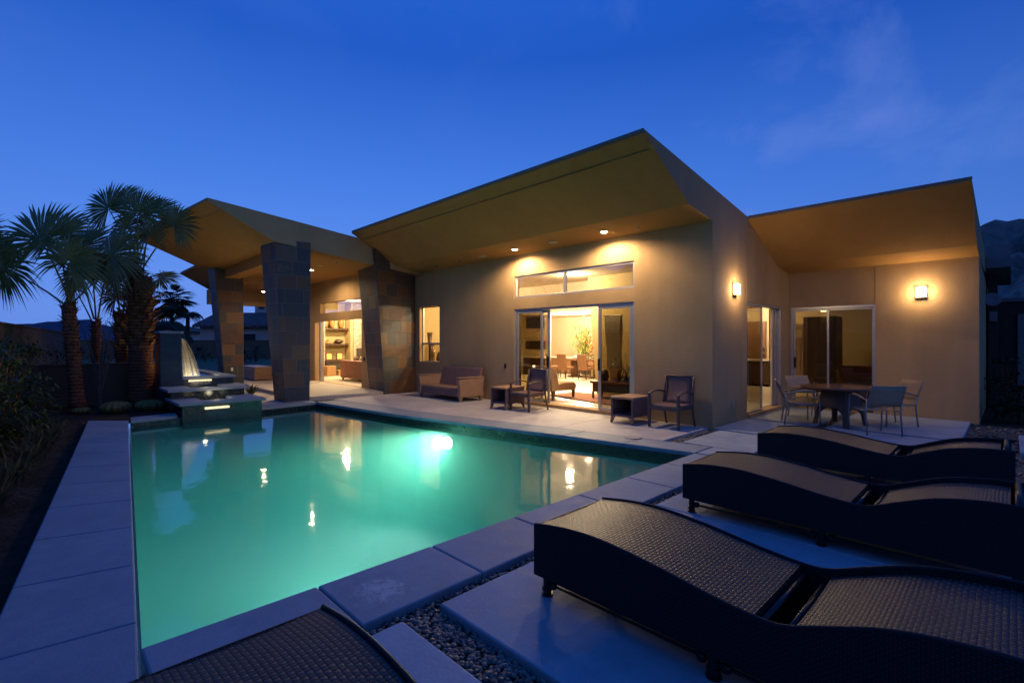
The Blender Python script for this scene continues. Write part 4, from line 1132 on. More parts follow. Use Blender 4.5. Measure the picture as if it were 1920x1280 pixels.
def make_table():
    t = thing('side_table', '', 'side table', (0, 0, 0), 'open wicker cube side tables')
    w = 0.25; d = 0.33; z0, z1 = 0.13, 0.52
    m = MB(); m.box(-w - 0.012, w + 0.012, -d - 0.012, d + 0.012, z1 - 0.045, z1); m.build('table_top', M['wicker_brown'], t, bevel=0.012)
    m = MB()
    m.box(-w, -w + 0.04, -d, d, z0, z1 - 0.046); m.box(w - 0.04, w, -d, d, z0, z1 - 0.046); m.box(-w + 0.04, w - 0.04, d - 0.03, d, z0, z1 - 0.046); m.box(-w + 0.04, w - 0.04, -d, d - 0.03, z0, z0 + 0.04)
    m.build('cabinet', M['wicker_plum'], t, bevel=0.006)
    for x in (-w + 0.035, w - 0.035):
        for y in (-d + 0.035, d - 0.035):
            sx = 1 if x > 0 else -1; sy = 1 if y > 0 else -1
            m = MB(); m.hexa([(x + sx * .028 - 0.018, y + sy * .028 - 0.018, 0), (x + sx * .028 + 0.018, y + sy * .028 - 0.018, 0), (x + sx * .028 + 0.018, y + sy * .028 + 0.018, 0), (x + sx * .028 - 0.018, y + sy * .028 + 0.018, 0)],
                             [(x - 0.034, y - 0.034, 0.13), (x + 0.034, y - 0.034, 0.13), (x + 0.034, y + 0.034, 0.13), (x - 0.034, y + 0.034, 0.13)]); m.build('leg', M['tan_wood'], t, bevel=0.005)
    return t
T1 = make_table(); T1.location = (-1.44, -0.47, 0); T1['label'] = 'brown wicker cube side table right of the sliding door, beside the lone armchair'
T2 = copy_tree(T1); T2.location = (-4.62, -0.83, 0); T2['label'] = 'brown wicker cube side table left of the sliding door, tucked behind an armchair'
T2.rotation_euler.z = R(4)

def make_armchair():
    t = thing('armchair', '', 'armchair', (0, 0, 0), 'plum brown sling armchairs')
    w = 0.29; f_, b_ = -0.29, 0.27
    m = MB(); m.box(-w + 0.02, w - 0.02, f_ + 0.0, b_ - 0.02, 0.385, 0.425); m.build('seat', M['wicker_plum'], t, bevel=0.012)
    m = MB(); m.box(-w + 0.022, w - 0.022, f_ - 0.012, f_ + 0.024, 0.33, 0.405); m.box(-w + 0.002, -w + 0.03, f_ + 0.03, b_ - 0.03, 0.335, 0.40); m.box(w - 0.03, w - 0.002, f_ + 0.03, b_ - 0.03, 0.335, 0.40); m.build('seat_rail', M['chair_dark'], t, bevel=0.006)
    m = MB()
    def bk(u, v):
        x = (u - 0.5) * 2 * (w - 0.035 + 0.015 * v); y = b_ - 0.03 + 0.10 * v + 0.035 * math.sin(v * math.pi) - 0.0; z = 0.43 + 0.50 * v
        return (x, y - 0.03 * math.sin(u * math.pi) * 0, z)
    m.gridfn(bk, 4, 8, lambda u, v: (u * 0.5, v * 0.5)); o = m.build('backrest', M['wicker_plum'], t, smooth=True)
    so = o.modifiers.new('thickness', 'SOLIDIFY'); so.thickness = 0.03
    m = MB(); m.tube([(-w + 0.02, b_ + 0.075, 0.935), (w - 0.02, b_ + 0.075, 0.935)], 0.017, 8); m.build('top_rail', M['chair_dark'], t, smooth=True)
    for s in (-1, 1):
        x = s * (w + 0.0)
        m = MB(); m.hexa([(x - 0.02, f_ - 0.01, 0), (x + 0.02, f_ - 0.01, 0), (x + 0.02, f_ + 0.035, 0), (x - 0.02, f_ + 0.035, 0)], [(x - 0.028, f_ - 0.02, 0.40), (x + 0.028, f_ - 0.02, 0.40), (x + 0.028, f_ + 0.04, 0.40), (x - 0.028, f_ + 0.04, 0.40)])
        m.hexa([(x - 0.027, f_ - 0.018, 0.402), (x + 0.027, f_ - 0.018, 0.402), (x + 0.027, f_ + 0.038, 0.402), (x - 0.027, f_ + 0.038, 0.402)], [(x - 0.02, f_ - 0.015, 0.63), (x + 0.02, f_ - 0.015, 0.63), (x + 0.02, f_ + 0.025, 0.63), (x - 0.02, f_ + 0.025, 0.63)])
        m.build('leg', M['chair_dark'], t, bevel=0.008)
        m = MB(); m.tube([(x, b_ + 0.10, 0.0), (x, b_ + 0.03, 0.22), (x, b_ - 0.005, 0.42), (x, b_ + 0.03, 0.68), (x * 0.98, b_ + 0.075, 0.935)], [0.019, 0.023, 0.027, 0.023, 0.018], 8); m.build('leg', M['chair_dark'], t, smooth=True)
        arm = [(x, f_ + 0.0, 0.625), (x, f_ + 0.12, 0.66), (x, f_ + 0.28, 0.67), (x, f_ + 0.44, 0.65), (x, b_ + 0.035, 0.615)]
        m = MB()
        for i in range(len(arm) - 1):
            (xa, ya, za), (xb, yb, zb) = arm[i], arm[i + 1]
            m.hexa([(xa - 0.026, ya, za - 0.012), (xa + 0.026, ya, za - 0.012), (xb + 0.026, yb, zb - 0.012), (xb - 0.026, yb, zb - 0.012)], [(xa - 0.026, ya, za + 0.014), (xa + 0.026, ya, za + 0.014), (xb + 0.026, yb, zb + 0.014), (xb - 0.026, yb, zb + 0.014)])
        m.build('arm', M['chair_dark'], t, merge=True, bevel=0.004)
    return t
A1 = make_armchair(); A1.location = (-0.60, -0.43, 0); A1['label'] = 'plum brown sling armchair standing alone near the house corner'
A2 = copy_tree(A1); A2.location = (-4.02, -0.74, 0); A2['label'] = 'plum brown sling armchair in front of the open sliding door'

# ------------------------------------------------------------------ patio dining set
t = thing('patio_table', 'round wooden patio table on a dark splayed pedestal in front of the wing', 'table', (1.56, 2.12, 0))
c = (1.56, 2.12)
m = MB(); m.lathe([(0.0, 0.695), (0.60, 0.695), (0.665, 0.705), (0.68, 0.722), (0.672, 0.738), (0.0, 0.742)], (c[0], c[1], 0), 56); m.build('table_top', M['teak'], t, smooth=False)
m = MB(); hb, ht = 0.30, 0.24
for k in range(4):
    a = k * math.pi / 2 + R(45) - R(20)
    ca, sa = math.cos(a), math.sin(a); cb, sb = math.cos(a + math.pi / 2), math.sin(a + math.pi / 2)
    def Pp(th, r, z): return (c[0] + r * math.cos(th), c[1] + r * math.sin(th), z)
    # apron panel with arch: quad strip between corner posts
    pts_top = [Pp(a, 0.30, 0.693), Pp(a + math.pi / 2, 0.30, 0.693)]
    prevb = None
    K = 10
    for i in range(K):
        def edge(i):
            u = i / K
            xa, ya = (1 - u) * ca + u * cb, (1 - u) * sa + u * sb
            arch = 0.34 + 0.0 * u - 0.0
            zb = 0.34 if 0.2 < u < 0.8 else 0.34 - 0.34 * (abs(u - 0.5) - 0.3) / 0.2
            zb = 0.02 if u in (0, 1) else (0.34 - 0.1 * max(0, abs(u - 0.5) - 0.2) / 0.3 * 2)
            r_b = 0.33 + 0.12 * (0.693 - zb) / 0.69
            return (c[0] + xa * 0.30, c[1] + ya * 0.30, 0.693), (c[0] + xa * r_b, c[1] + ya * r_b, zb)
        if i in (0, K - 1):
            # legs taper to the ground
            pass
        (t0, b0), (t1, b1) = edge(i), edge(i + 1)
        if i == 0: b0 = (c[0] + ca * 0.46, c[1] + sa * 0.46, 0.0); b1 = (c[0] + (0.88 * ca + 0.12 * cb) * 0.46, c[1] + (0.88 * sa + 0.12 * sb) * 0.46, 0.0); 
        if i == K - 1: b1 = (c[0] + cb * 0.46, c[1] + sb * 0.46, 0.0); b0 = (c[0] + (0.88 * cb + 0.12 * ca) * 0.46, c[1] + (0.88 * sb + 0.12 * sa) * 0.46, 0.0)
        m.face([b0, b1, t1, t0])
o = m.build('pedestal', M['chair_dark'], t, merge=False)
so = o.modifiers.new('thickness', 'SOLIDIFY'); so.thickness = 0.03; so.offset = -1
def make_pchair():
    t = thing('patio_chair', '', 'chair', (0, 0, 0), 'grey tube patio chairs with woven tan backs')
    w = 0.27; fy, by = -0.27, 0.25
    for s in (-1, 1):
        x = s * w
        m = MB(); m.tube([(x, fy - 0.01, 0), (x, fy, 0.40), (x, fy + 0.015, 0.60), (x, fy + 0.05, 0.645)], 0.013, 10); m.build('leg', M['grey_metal'], t, smooth=True)
        m = MB(); m.tube([(x, by + 0.06, 0), (x, by + 0.01, 0.40), (x, by + 0.06, 0.62)], 0.013, 10); m.build('leg', M['grey_metal'], t, smooth=True)
        m = MB(); m.tube([(x, fy + 0.03, 0.64), (x, fy + 0.12, 0.668), (x, fy + 0.28, 0.66), (x, fy + 0.42, 0.625), (x, by + 0.06, 0.585)], [0.014, 0.019, 0.019, 0.017, 0.013], 10); m.build('arm', M['slat'], t, smooth=True)
        m = MB(); m.tube([(x * 0.96, fy + 0.02, 0.40), (x * 0.96, by, 0.405)], 0.012, 8); m.build('seat_rail', M['grey_metal'], t, smooth=True)
    m = MB()
    for i in range(5):
        y0 = fy + 0.02 + i * 0.094
        z = 0.425 - 0.02 * math.sin((i + 0.5) / 5 * math.pi)
        m.box(-w + 0.015, w - 0.015, y0, y0 + 0.086, z - 0.008, z + 0.008)
    m.build('seat', M['slat'], t, bevel=0.004)
    m = MB()
    m.gridfn(lambda u, v: ((u - 0.5) * 2 * (w - 0.01), by + 0.02 + 0.15 * v + 0.03 * math.sin(u * math.pi), 0.50 + 0.36 * v), 8, 4, lambda u, v: (u * 0.52, v * 0.39))
    o = m.build('backrest', M['weave_tan'], t, smooth=True); so = o.modifiers.new('thickness', 'SOLIDIFY'); so.thickness = 0.02
    return t
PC = make_pchair()
def pc(o, x, y, rz, lab):
    o.location = (x, y, 0); o.rotation_euler.z = R(rz); o['label'] = lab
pc(PC, 2.18, 1.58, 217, 'patio chair nearest the viewer, its woven back turned to us, right of the round table')
pc(copy_tree(PC), 1.00, 1.72, 112, 'patio chair left of the round table, seen from the side by the open door')
pc(copy_tree(PC), 0.93, 2.62, 52, 'patio chair behind the left side of the round table, against the glass door')
pc(copy_tree(PC), 2.24, 2.80, -45, 'patio chair behind the right side of the round table, partly hidden')

# ------------------------------------------------------------------ interior : great room
FZ = 0.08
def in_light(x, y, z, e, label, rz=0, size=0.12, energy_type='SPOT'):
    t = thing('ceiling_light', label, 'ceiling light', (x, y, z), 'recessed lights inside the house')
    m = MB(); m.lathe([(0.07, -0.008), (0.095, -0.008), (0.095, 0.0), (0.07, 0.0)], (x, y, z), 16); m.build('light_trim', M['ceil'], t)
    m = MB(); m.lathe([(0.068, -0.03), (0.068, -0.004)], (x, y, z), 16); m.build('bulb', M['bulb_in'], t)
    if e: lamp('ceiling_lamp', 'POINT', (x, y, z - 0.12), e, (1.0, 0.76, 0.46), size, parent=t)
in_light(-9.8, 7.6, 2.80, 583, 'recessed light left in the dining ceiling')
in_light(-9.3, 8.3, 2.80, 0, 'recessed light deeper left in the dining ceiling')
in_light(-8.35, 7.4, 2.80, 583, 'recessed light right in the dining ceiling')
in_light(-7.9, 8.2, 2.80, 0, 'recessed light deeper right in the dining ceiling')
in_light(-6.6, 4.0, 2.80, 428, 'recessed light in the ceiling over the seating area')
in_light(-4.6, 1.6, 3.46, 467, 'recessed light in the high ceiling just inside the sliding door')
in_light(-8.2, 1.6, 3.46, 297, 'recessed light in the high ceiling seen through the small window')
in_light(-2.3, 7.9, 2.80, 154, 'recessed light in the kitchen ceiling')
in_light(2.2, 8.2, 2.80, 15, 'dim recessed light in the far end of the kitchen')
in_light(-16.4, 0.7, 3.40, 699, 'recessed light over the living-room shelves')
in_light(-13.4, 1.6, 3.40, 622, 'recessed light over the living-room sofa')
# slipper chair
t = thing('slipper_chair', 'striped brown slipper chair just inside the open sliding door', 'chair', (-4.72, 1.0, FZ))
cx_, w2 = -4.72, 0.40
m = MB(); m.prism_x([(0.60, 0.32), (1.40, 0.30), (1.46, 0.36), (1.45, 0.46), (1.36, 0.52), (1.0, 0.52), (0.62, 0.47)], cx_ - w2, cx_ + w2); 
def prof_uv(m): 
    for i, fc in enumerate(m.f):
        m.uv[i] = [(m.v[k][0] * 0.0 + m.v[k][0], m.v[k][1] + m.v[k][2]) for k in fc] if True else None
prof_uv(m); m.build('seat', M['stripe'], t, bevel=0.03, seg=3)
m = MB(); m.prism_x([(0.58, 0.30), (0.74, 0.50), (0.66, 0.75), (0.52, 0.93), (0.42, 0.97), (0.36, 0.94), (0.36, 0.85), (0.42, 0.55), (0.44, 0.32)], cx_ - w2, cx_ + w2); prof_uv(m); m.build('backrest', M['stripe'], t, bevel=0.03, seg=3)
for x in (cx_ - w2 + 0.06, cx_ + w2 - 0.06):
    for y in (0.55, 1.39):
        m = MB(); m.hexa([(x - 0.02, y - 0.02, FZ), (x + 0.02, y - 0.02, FZ), (x + 0.02, y + 0.02, FZ), (x - 0.02, y + 0.02, FZ)], [(x - 0.035, y - 0.035, 0.31), (x + 0.035, y - 0.035, 0.31), (x + 0.035, y + 0.035, 0.31), (x - 0.035, y + 0.035, 0.31)]); m.build('leg', M['mahog'], t)
m = MB(); m.slab([(-5.2, 1.35), (-2.6, 0.75), (-2.6, 2.4), (-5.2, 2.45)], FZ + 0.002, FZ + 0.028)
tag(m.build('rug', M['rug'], bevel=0.01), 'shaggy rust rug on the floor inside the sliding door', 'rug')
# dining table and chairs
t = thing('dining_table', 'dark dining table in the room behind the open door', 'table', (-8.75, 7.75, FZ))
m = MB(); m.box(-9.75, -7.75, 7.3, 8.25, FZ + 0.70, FZ + 0.75); m.build('table_top', M['mahog'], t, bevel=0.008)
for x in (-9.35, -8.15):
    m = MB(); m.box(x - 0.22, x + 0.22, 7.5, 8.05, FZ, FZ + 0.05); m.box(x - 0.14, x + 0.14, 7.62, 7.93, FZ + 0.05, FZ + 0.70); m.build('pedestal', M['mahog'], t, bevel=0.01)
def make_dchair():
    t = thing('dining_chair', '', 'chair', (0, 0, 0), 'brown upholstered dining chairs')
    m = MB(); m.box(-0.23, 0.23, -0.25, 0.22, 0.38, 0.48); m.build('seat', M['mid_wood'], t, bevel=0.02)
    m = MB(); m.prism_x([(0.16, 0.36), (0.24, 0.36), (0.33, 1.0), (0.27, 1.0)], -0.23, 0.23); m.build('backrest', M['mid_wood'], t, bevel=0.015)
    for x in (-0.2, 0.2):
        for y in (-0.21, 0.2):
            m = MB(); m.tube([(x, y + (0.05 if y > 0 else 0), 0), (x, y, 0.4)], [0.016, 0.022], 6); m.build('leg', M['dark_wood'], t)
    return t
DC = make_dchair()
for i, (x, y, rz, lab) in enumerate([(-9.05, 6.75, 180, 'brown dining chair with its tall back to us, front row'), (-9.85, 6.95, 150, 'brown dining chair left of the front one, in profile'),
                                     (-8.15, 6.95, 180, 'brown dining chair at the right of the table front'), (-9.2, 8.6, 0, 'brown dining chair on the far side of the table, left'), (-8.3, 8.6, 0, 'brown dining chair on the far side of the table, right')]):
    o = DC if i == 0 else copy_tree(DC)
    o.location = (x, y, FZ); o.rotation_euler.z = R(rz); o['label'] = lab
# sideboard
t = thing('sideboard', 'long chestnut sideboard against the far dining wall', 'sideboard', (-11.4, 8.9, FZ))
m = MB(); m.box(-12.9, -10.25, 8.7, 9.3, FZ + 0.06, FZ + 0.74); m.build('cabinet', M['mid_wood'], t, bevel=0.006)
m = MB(); m.box(-12.95, -10.2, 8.66, 9.34, FZ + 0.742, FZ + 0.79); m.build('counter', M['white_ceramic'], t, bevel=0.006)
# tv niche
t = thing('media_cabinet', 'pale wall cabinet with a grey screen, dark drawers and shelf', 'cabinet', (-11.6, 7.2, FZ))
m = MB(); m.box(-13.4, -10.6, 7.4, 7.6, FZ, 2.79); m.build('cabinet', M['white_door'], t)
m = MB(); m.box(-11.9, -10.75, 7.33, 7.398, 2.2, 2.72); m.build('screen', M['tv'], t)
m = MB(); m.box(-11.9, -10.7, 7.3, 7.397, 1.25, 1.62); m.build('drawer', M['dark_wood'], t)
m = MB(); m.box(-12.0, -10.65, 7.25, 7.396, FZ, 0.85); m.build('drawer', M['dark_wood'], t)
m = MB(); m.box(-12.1, -10.62, 7.2, 7.395, 0.86, 0.92); m.build('shelf', M['white_ceramic'], t)
# door leaf inside with lever
t = thing('interior_door', 'olive interior door with a white lever handle, seen through the left glass panel', 'door', (-10.85, 4.4, FZ))
m = MB(); m.box(-10.898, -10.85, 3.75, 4.75, FZ, 2.4); m.build('door_leaf', M['olive_wall'], t)
m = MB(); m.box(-10.85, -10.79, 4.45, 4.58, 1.0, 1.05); m.build('handle', M['white_ceramic'], t)
# foliage helpers
def leafcard(m, p, d, ln, wd, up=None, fold=0.15, segs=2, droop=0.0):
    p = Vector(p); d = Vector(d).normalized()
    s = d.cross(up if up is not None else Vector((0, 0, 1)))
    if s.length < 1e-3: s = d.cross(Vector((1, 0, 0)))
    s.normalize(); nrm = s.cross(d)
    pts = []
    for i in range(segs + 1):
        u = i / segs; w_ = wd * (math.sin(math.pi * min(1, u * 0.9 + 0.1)) if segs > 1 else 1) * 0.5
        if i == segs: w_ = wd * 0.05
        c = p + d * (ln * u) + Vector((0, 0, -droop * ln * u * u)) + nrm * 0
        pts.append((c - s * w_, c + s * w_))
    for i in range(segs):
        m.face([pts[i][0], pts[i][1], pts[i + 1][1], pts[i + 1][0]])
def rdir(zmin=-0.4, zmax=1.0):
    while True:
        v = Vector((random.uniform(-1, 1), random.uniform(-1, 1), random.uniform(zmin, zmax)))
        if 0.05 < v.length < 1: return v.normalized()
# bamboo plant
t = thing('potted_bamboo', 'tall yellow-green bamboo plant standing by the dining table', 'plant', (-9.75, 9.0, FZ))
m = MB(); m.lathe([(0.17, 0), (0.24, 0.42), (0.24, 0.46), (0.0, 0.44)], (-9.75, 9.0, FZ), 18); m.build('pot', M['dark_pottery'], t)
m = MB(); ml = MB()
for k in range(9):
    bx, by = -9.75 + random.uniform(-.12, .12), 9.0 + random.uniform(-.12, .12)
    tx, ty, tz = bx + random.uniform(-.45, .45), by + random.uniform(-.3, .3), random.uniform(1.9, 2.5)
    m.tube([(bx, by, FZ + .4), ((bx + tx) / 2 * 1.0, (by + ty) / 2, tz * .6), (tx, ty, tz)], [0.018, 0.015, 0.008], 6)
    for q in range(70):
        u = random.uniform(0.3, 1); p = Vector((bx + (tx - bx) * u * u, by + (ty - by) * u, FZ + .4 + (tz - FZ - .4) * u)) + Vector((random.gauss(0, .16), random.gauss(0, .14), random.gauss(0, .1)))
        leafcard(ml, p, rdir(-1, .2), random.uniform(.14, .26), .035, droop=0.3)
m.build('cane', M['bamboo_cane'], t, smooth=True); ml.build('leaves', M['bamboo_leaf'], t)
t = thing('flower_arrangement', 'orange bromeliad and silver leaf arrangement on the dining table', 'plant', (-8.35, 7.7, FZ + 0.75))
m = MB()
for q in range(46): leafcard(m, (-8.35 + random.gauss(0, .08), 7.7 + random.gauss(0, .08), FZ + .80), rdir(0.1, 1), random.uniform(.35, .6), .07, segs=4, droop=0.55)
m.build('leaves', M['orchid_leaf'], t)
m = MB()
for q in range(60): leafcard(m, (-8.35 + random.gauss(0, .18), 7.7 + random.gauss(0, .18), FZ + 1.1 + random.uniform(0, .5)), rdir(-.2, 1), random.uniform(.12, .25), .06, segs=3, droop=0.4)
m.build('blossom', M['red_leaf'], t)
for bxx, lab in ((-9.15, 'left of the two rounded white bowls on the dining table'), (-8.75, 'right of the two rounded white bowls on the dining table')):
    m = MB(); m.lathe([(0.05, 0.0), (0.14, 0.05), (0.15, 0.1), (0.09, 0.16), (0.0, 0.165)], (bxx, 7.6, FZ + 0.752), 18); tag(m.build('bowl', M['white_ceramic'], smooth=True), lab, 'bowl', 'white bowls on the dining table')
m = MB(); m.box(-10.0, -8.9, 9.93, 9.998, 1.45, 2.35); tag(m.build('painting', M['art_dark']), 'large dark painting on the far dining wall', 'painting')
# beaded screen and console with driftwood behind right pane
t = thing('hanging_screen', 'dark beaded hanging panel on the olive partition', 'screen', (-3.95, 2.46, 0.9))
m = MB(); m.gridfn(lambda u, v: (-4.12 + 0.52 * u + 0.08 * v * (1 - u), 2.47 - 0.02 * math.sin(v * 7), 2.3 - 1.42 * v), 8, 20); m.build('screen_panel', M['screen_tex'], t)
m = MB(); m.tube([(-4.15, 2.47, 2.32), (-3.58, 2.47, 2.32)], 0.014, 8); m.build('rail', M['black_metal'], t)
t = thing('console_table', 'low dark console behind the right glass panel', 'console', (-3.2, 1.9, FZ))
m = MB(); m.box(-3.95, -2.4, 1.55, 2.05, 0.50, 0.56); m.build('table_top', M['mahog'], t, bevel=0.006)
m = MB(); m.box(-3.9, -2.45, 1.6, 2.0, 0.28, 0.498); m.build('drawer', M['dark_wood'], t)
for x in (-3.9, -2.5):
    for y in (1.58, 1.98):
        m = MB(); m.box(x, x + 0.05, y, y + 0.04, FZ, 0.28); m.build('leg', M['mahog'], t)
t = thing('dry_plant', 'tangled dark dried plant on the console behind the right glass panel', 'plant', (-3.0, 1.8, 0.56))
m = MB()
for q in range(26):
    p = Vector((-3.0 + random.gauss(0, .16), 1.8 + random.gauss(0, .06), .57)); d = rdir(0.1, 1); d.x *= 1.6
    L_ = random.uniform(.25, .62); m.tube([p, p + d * L_ * .5 + Vector((0, 0, .05)), p + d * L_ + Vector((random.gauss(0, .1), 0, 0))], [0.012, 0.008, 0.004], 5)
for q in range(120): leafcard(m, Vector((-3.0 + random.gauss(0, .25), 1.8 + random.gauss(0, .08), .62 + abs(random.gauss(0, .22)))), rdir(), .12, .03)
m.build('branches', M['art_dark'], t)
m = MB(); m.lathe([(0.09, 0), (0.13, 0.12), (0.1, 0.28), (0.07, 0.3)], (-3.66, 1.8, 0.562), 16); tag(m.build('vase', M['dark_pottery'], smooth=True), 'dark round vase at the left end of the console', 'vase')
m = MB(); m.box(-3.42, -3.2, 1.72, 1.88, 0.562, 0.86); tag(m.build('jar', M['basket']), 'tan square jar beside the dark vase on the console', 'jar')

# small window : tall vases on a ledge
t = thing('display_ledge', 'dark display ledge just inside the small window', 'shelf', (-10.3, 1.05, FZ))
m = MB(); m.box(-10.88, -9.6, 0.8, 1.3, 0.74, 0.79); m.build('shelf', M['dark_wood'], t)
m = MB(); m.box(-10.8, -9.7, 0.86, 1.24, FZ, 0.738); m.build('base', M['dark_wood'], t)
for (x, y, h, r0, r1, mt, lab) in ((-10.52, 1.0, 1.12, .045, .10, 'dark_pottery', 'tallest flared dark vase inside the small window'), (-10.62, 1.15, .72, .035, .07, 'pewter', 'slim pewter vase left of the tallest one inside the small window'),
                                (-10.30, 1.0, .74, .05, .03, 'pewter', 'slim tapering pewter bottle right of the tallest vase inside the small window'), (-10.0, 1.05, .45, .12, .06, 'dark_pottery', 'squat dark vase at the right inside the small window')):
    m = MB(); m.lathe([(r0 * 1.2, 0), (r0, h * .2), (r0, h * .55), (r1, h), (r1 * .8, h)], (x, y, 0.792), 18); tag(m.build('vase', M[mt], smooth=True), lab, 'vase')
m = MB(); m.box(-10.895, -10.82, 2.2, 3.1, FZ, 2.35); tag(m.build('framed_panel', M['mahog']), 'dark brown tall panel hanging beyond the small window', 'panel')

# ------------------------------------------------------------------ interior : living room
t = thing('wall_shelf', 'upper floating shelf in the living-room niche', 'shelf', (-18.3, 0.95, 2.16), 'floating shelves in the niche')
m = MB(); m.box(-18.5, -18.05, 0.45, 1.60, 2.14, 2.21); m.build('shelf_board', M['dark_wood'], t, bevel=0.004)
t = thing('wall_shelf', 'lower floating shelf in the living-room niche', 'shelf', (-18.3, 0.95, 1.45), 'floating shelves in the niche')
m = MB(); m.box(-18.5, -18.05, 0.45, 1.60, 1.42, 1.49); m.build('shelf_board', M['dark_wood'], t, bevel=0.004)
for y, h, lab in ((0.58, .42, 'left amber jar on the upper niche shelf'), (0.88, .5, 'middle amber jar on the upper niche shelf'), (1.32, .5, 'right amber jar on the upper niche shelf')):
    m = MB(); m.lathe([(.06, 0), (.1, h * .2), (.125, h * .6), (.09, h * .95), (.10, h), (.08, h)], (-18.25, y, 2.212), 18); tag(m.build('jar', M['pottery'], smooth=True), lab, 'jar', 'amber jars on the upper shelf')
m = MB(); m.lathe([(.07, 0), (.2, .06), (.22, .12), (.12, .2), (0, .21)], (-18.25, 1.2, 1.492), 20)
tag(m.build('bowl', M['dark_pottery'], smooth=True), 'dark speckled bowl on the lower niche shelf', 'bowl')
m = MB(); m.lathe([(.12, 0), (.15, .04), (.10, .09), (.06, .16), (.02, .2)], (-18.25, 0.68, 1.492), 20)
tag(m.build('figurine', M['pottery'], smooth=True), 'small amber figure on the lower niche shelf', 'figurine')
t = thing('media_bench', 'dark bench under the niche shelves', 'bench', (-18.1, 1.0, FZ))
m = MB(); m.box(-18.5, -17.75, 0.43, 1.60, 0.66, 0.74); m.build('bench_top', M['dark_wood'], t)
m = MB(); m.box(-18.5, -17.8, 0.45, 1.58, 0.35, 0.658); m.build('cabinet', M['tv'], t)
for y, lab in ((0.52, 'left glowing amber framed panel on the dark bench'), (1.02, 'right glowing amber framed panel on the dark bench')):
    t = thing('lit_picture', lab, 'picture', (-18.1, y + .13, 0.74), 'glowing amber framed panels')
    m = MB(); m.box(-18.14, -18.10, y, y + .32, 0.742, 1.08); m.build('picture_frame', M['mahog'], t)
    m = MB(); m.box(-18.099, -18.092, y + .04, y + .28, 0.78, 1.04); m.build('picture', M['picture_glow'], t)
for y0, y1, z1, lab in ((0.2, 0.62, .52, 'larger woven box on the floor by the dark bench'), (0.72, 0.98, .32, 'smaller woven box on the floor by the dark bench')):
    m = MB(); m.box(-17.35, -17.0, y0 - .1, y1 - .1, FZ + .002, z1); tag(m.build('basket', M['basket'], bevel=0.02), lab, 'basket')
t = thing('floor_vase', 'tall dark vase of dry reeds at the left jamb of the living room', 'vase', (-16.5, -0.42, FZ))
m = MB(); m.lathe([(.10, 0), (.12, .3), (.09, .75), (.10, .85), (.08, .85)], (-16.5, -0.42, FZ), 18); m.build('body', M['dark_pottery'], t, smooth=True)
m = MB()
for q in range(24):
    d = rdir(.8, 1); m.tube([(-16.5, -.42, .9), Vector((-16.5, -.42, .9)) + Vector((d.x * .25, d.y * .25, random.uniform(.5, .95)))], [.006, .003], 4)
m.build('reeds', M['frond_dry'], t)
t = thing('sofa', 'red-brown leather sofa with its back to the terrace', 'sofa', (-14.3, 0.4, FZ))
m = MB(); m.box(-14.9, -12.3, -0.28, -0.06, FZ + .08, 0.86); m.build('backrest', M['sofa_leather'], t, bevel=0.03)
m = MB(); m.box(-14.9, -12.3, -0.058, 0.75, FZ + .08, 0.48); m.build('seat', M['sofa_leather'], t, bevel=0.03)
m = MB(); m.box(-14.9, -14.7, -0.055, 0.8, 0.482, 0.68); m.build('arm', M['sofa_leather'], t, bevel=0.03)
for x in (-14.8, -12.4):
    for y in (-.2, .65):
        m = MB(); m.box(x - .03, x + .03, y - .03, y + .03, FZ, FZ + .08); m.build('leg', M['dark_wood'], t)
def cushion(x, y, z, s, rot, mat, lab):
    m = MB()
    def fn(u, v):
        a, b = (u - .5) * 2, (v - .5) * 2
        return (a * s, 0.09 * (1 - abs(a) ** 3) * (1 - abs(b) ** 3), b * s)
    q = Matrix.Rotation(rot, 4, 'X')
    for sg in (1, -1):
        m.gridfn(lambda u, v: Vector((x, y, z)) + (q @ Vector((fn(u, v)[0], sg * fn(u, v)[1], fn(u, v)[2]))), 8, 8)
    tag(m.build('cushion', mat, smooth=True), lab, 'cushion', 'cushions on the sofa')
cushion(-14.3, 0.08, 0.78, .22, -.3, M['cushion'], 'striped taupe cushion at the left end of the sofa')
cushion(-13.8, 0.08, 0.80, .24, -.3, M['cushion_light'], 'cream cushion in the middle of the sofa')
cushion(-13.4, 0.10, 0.78, .22, -.35, M['cushion'], 'taupe cushion right of the cream one')
m = MB(); m.box(-17.78, -17.70, 1.85, 2.7, 0.8, 1.28); tag(m.build('painting', M['art_dark']), 'olive painting leaning on the right stone pilaster', 'painting')

# terrace furniture glimpsed between the columns
t = thing('terrace_ottoman', 'tan wicker ottoman on the terrace between the slate columns', 'ottoman', (-17.0, -2.6, FZ))
m = MB(); m.box(-18.2, -16.4, -3.0, -2.3, FZ + .03, FZ + .46); m.build('base', M['wicker_brown'], t, bevel=0.02)
m = MB(); m.box(-18.15, -16.45, -2.97, -2.33, FZ + .462, FZ + .54); m.build('seat_pad', M['slat'], t, bevel=0.02)
t = thing('terrace_chair', 'dark terrace chair with a pale cushion beside the near slate column', 'chair', (-14.6, -2.3, FZ))
m = MB(); m.box(-15.6, -14.4, -2.5, -1.7, FZ + .12, FZ + .34); m.build('seat', M['chair_dark'], t, bevel=0.02)
m = MB(); m.box(-15.55, -14.45, -2.48, -1.72, FZ + .342, FZ + .5); m.build('seat_pad', M['white_ceramic'], t, bevel=0.04)
for x in (-15.5, -14.5):
    for y in (-2.45, -1.75):
        m = MB(); m.box(x - .03, x + .03, y - .03, y + .03, FZ, FZ + .6); m.build('leg', M['grey_metal'], t)

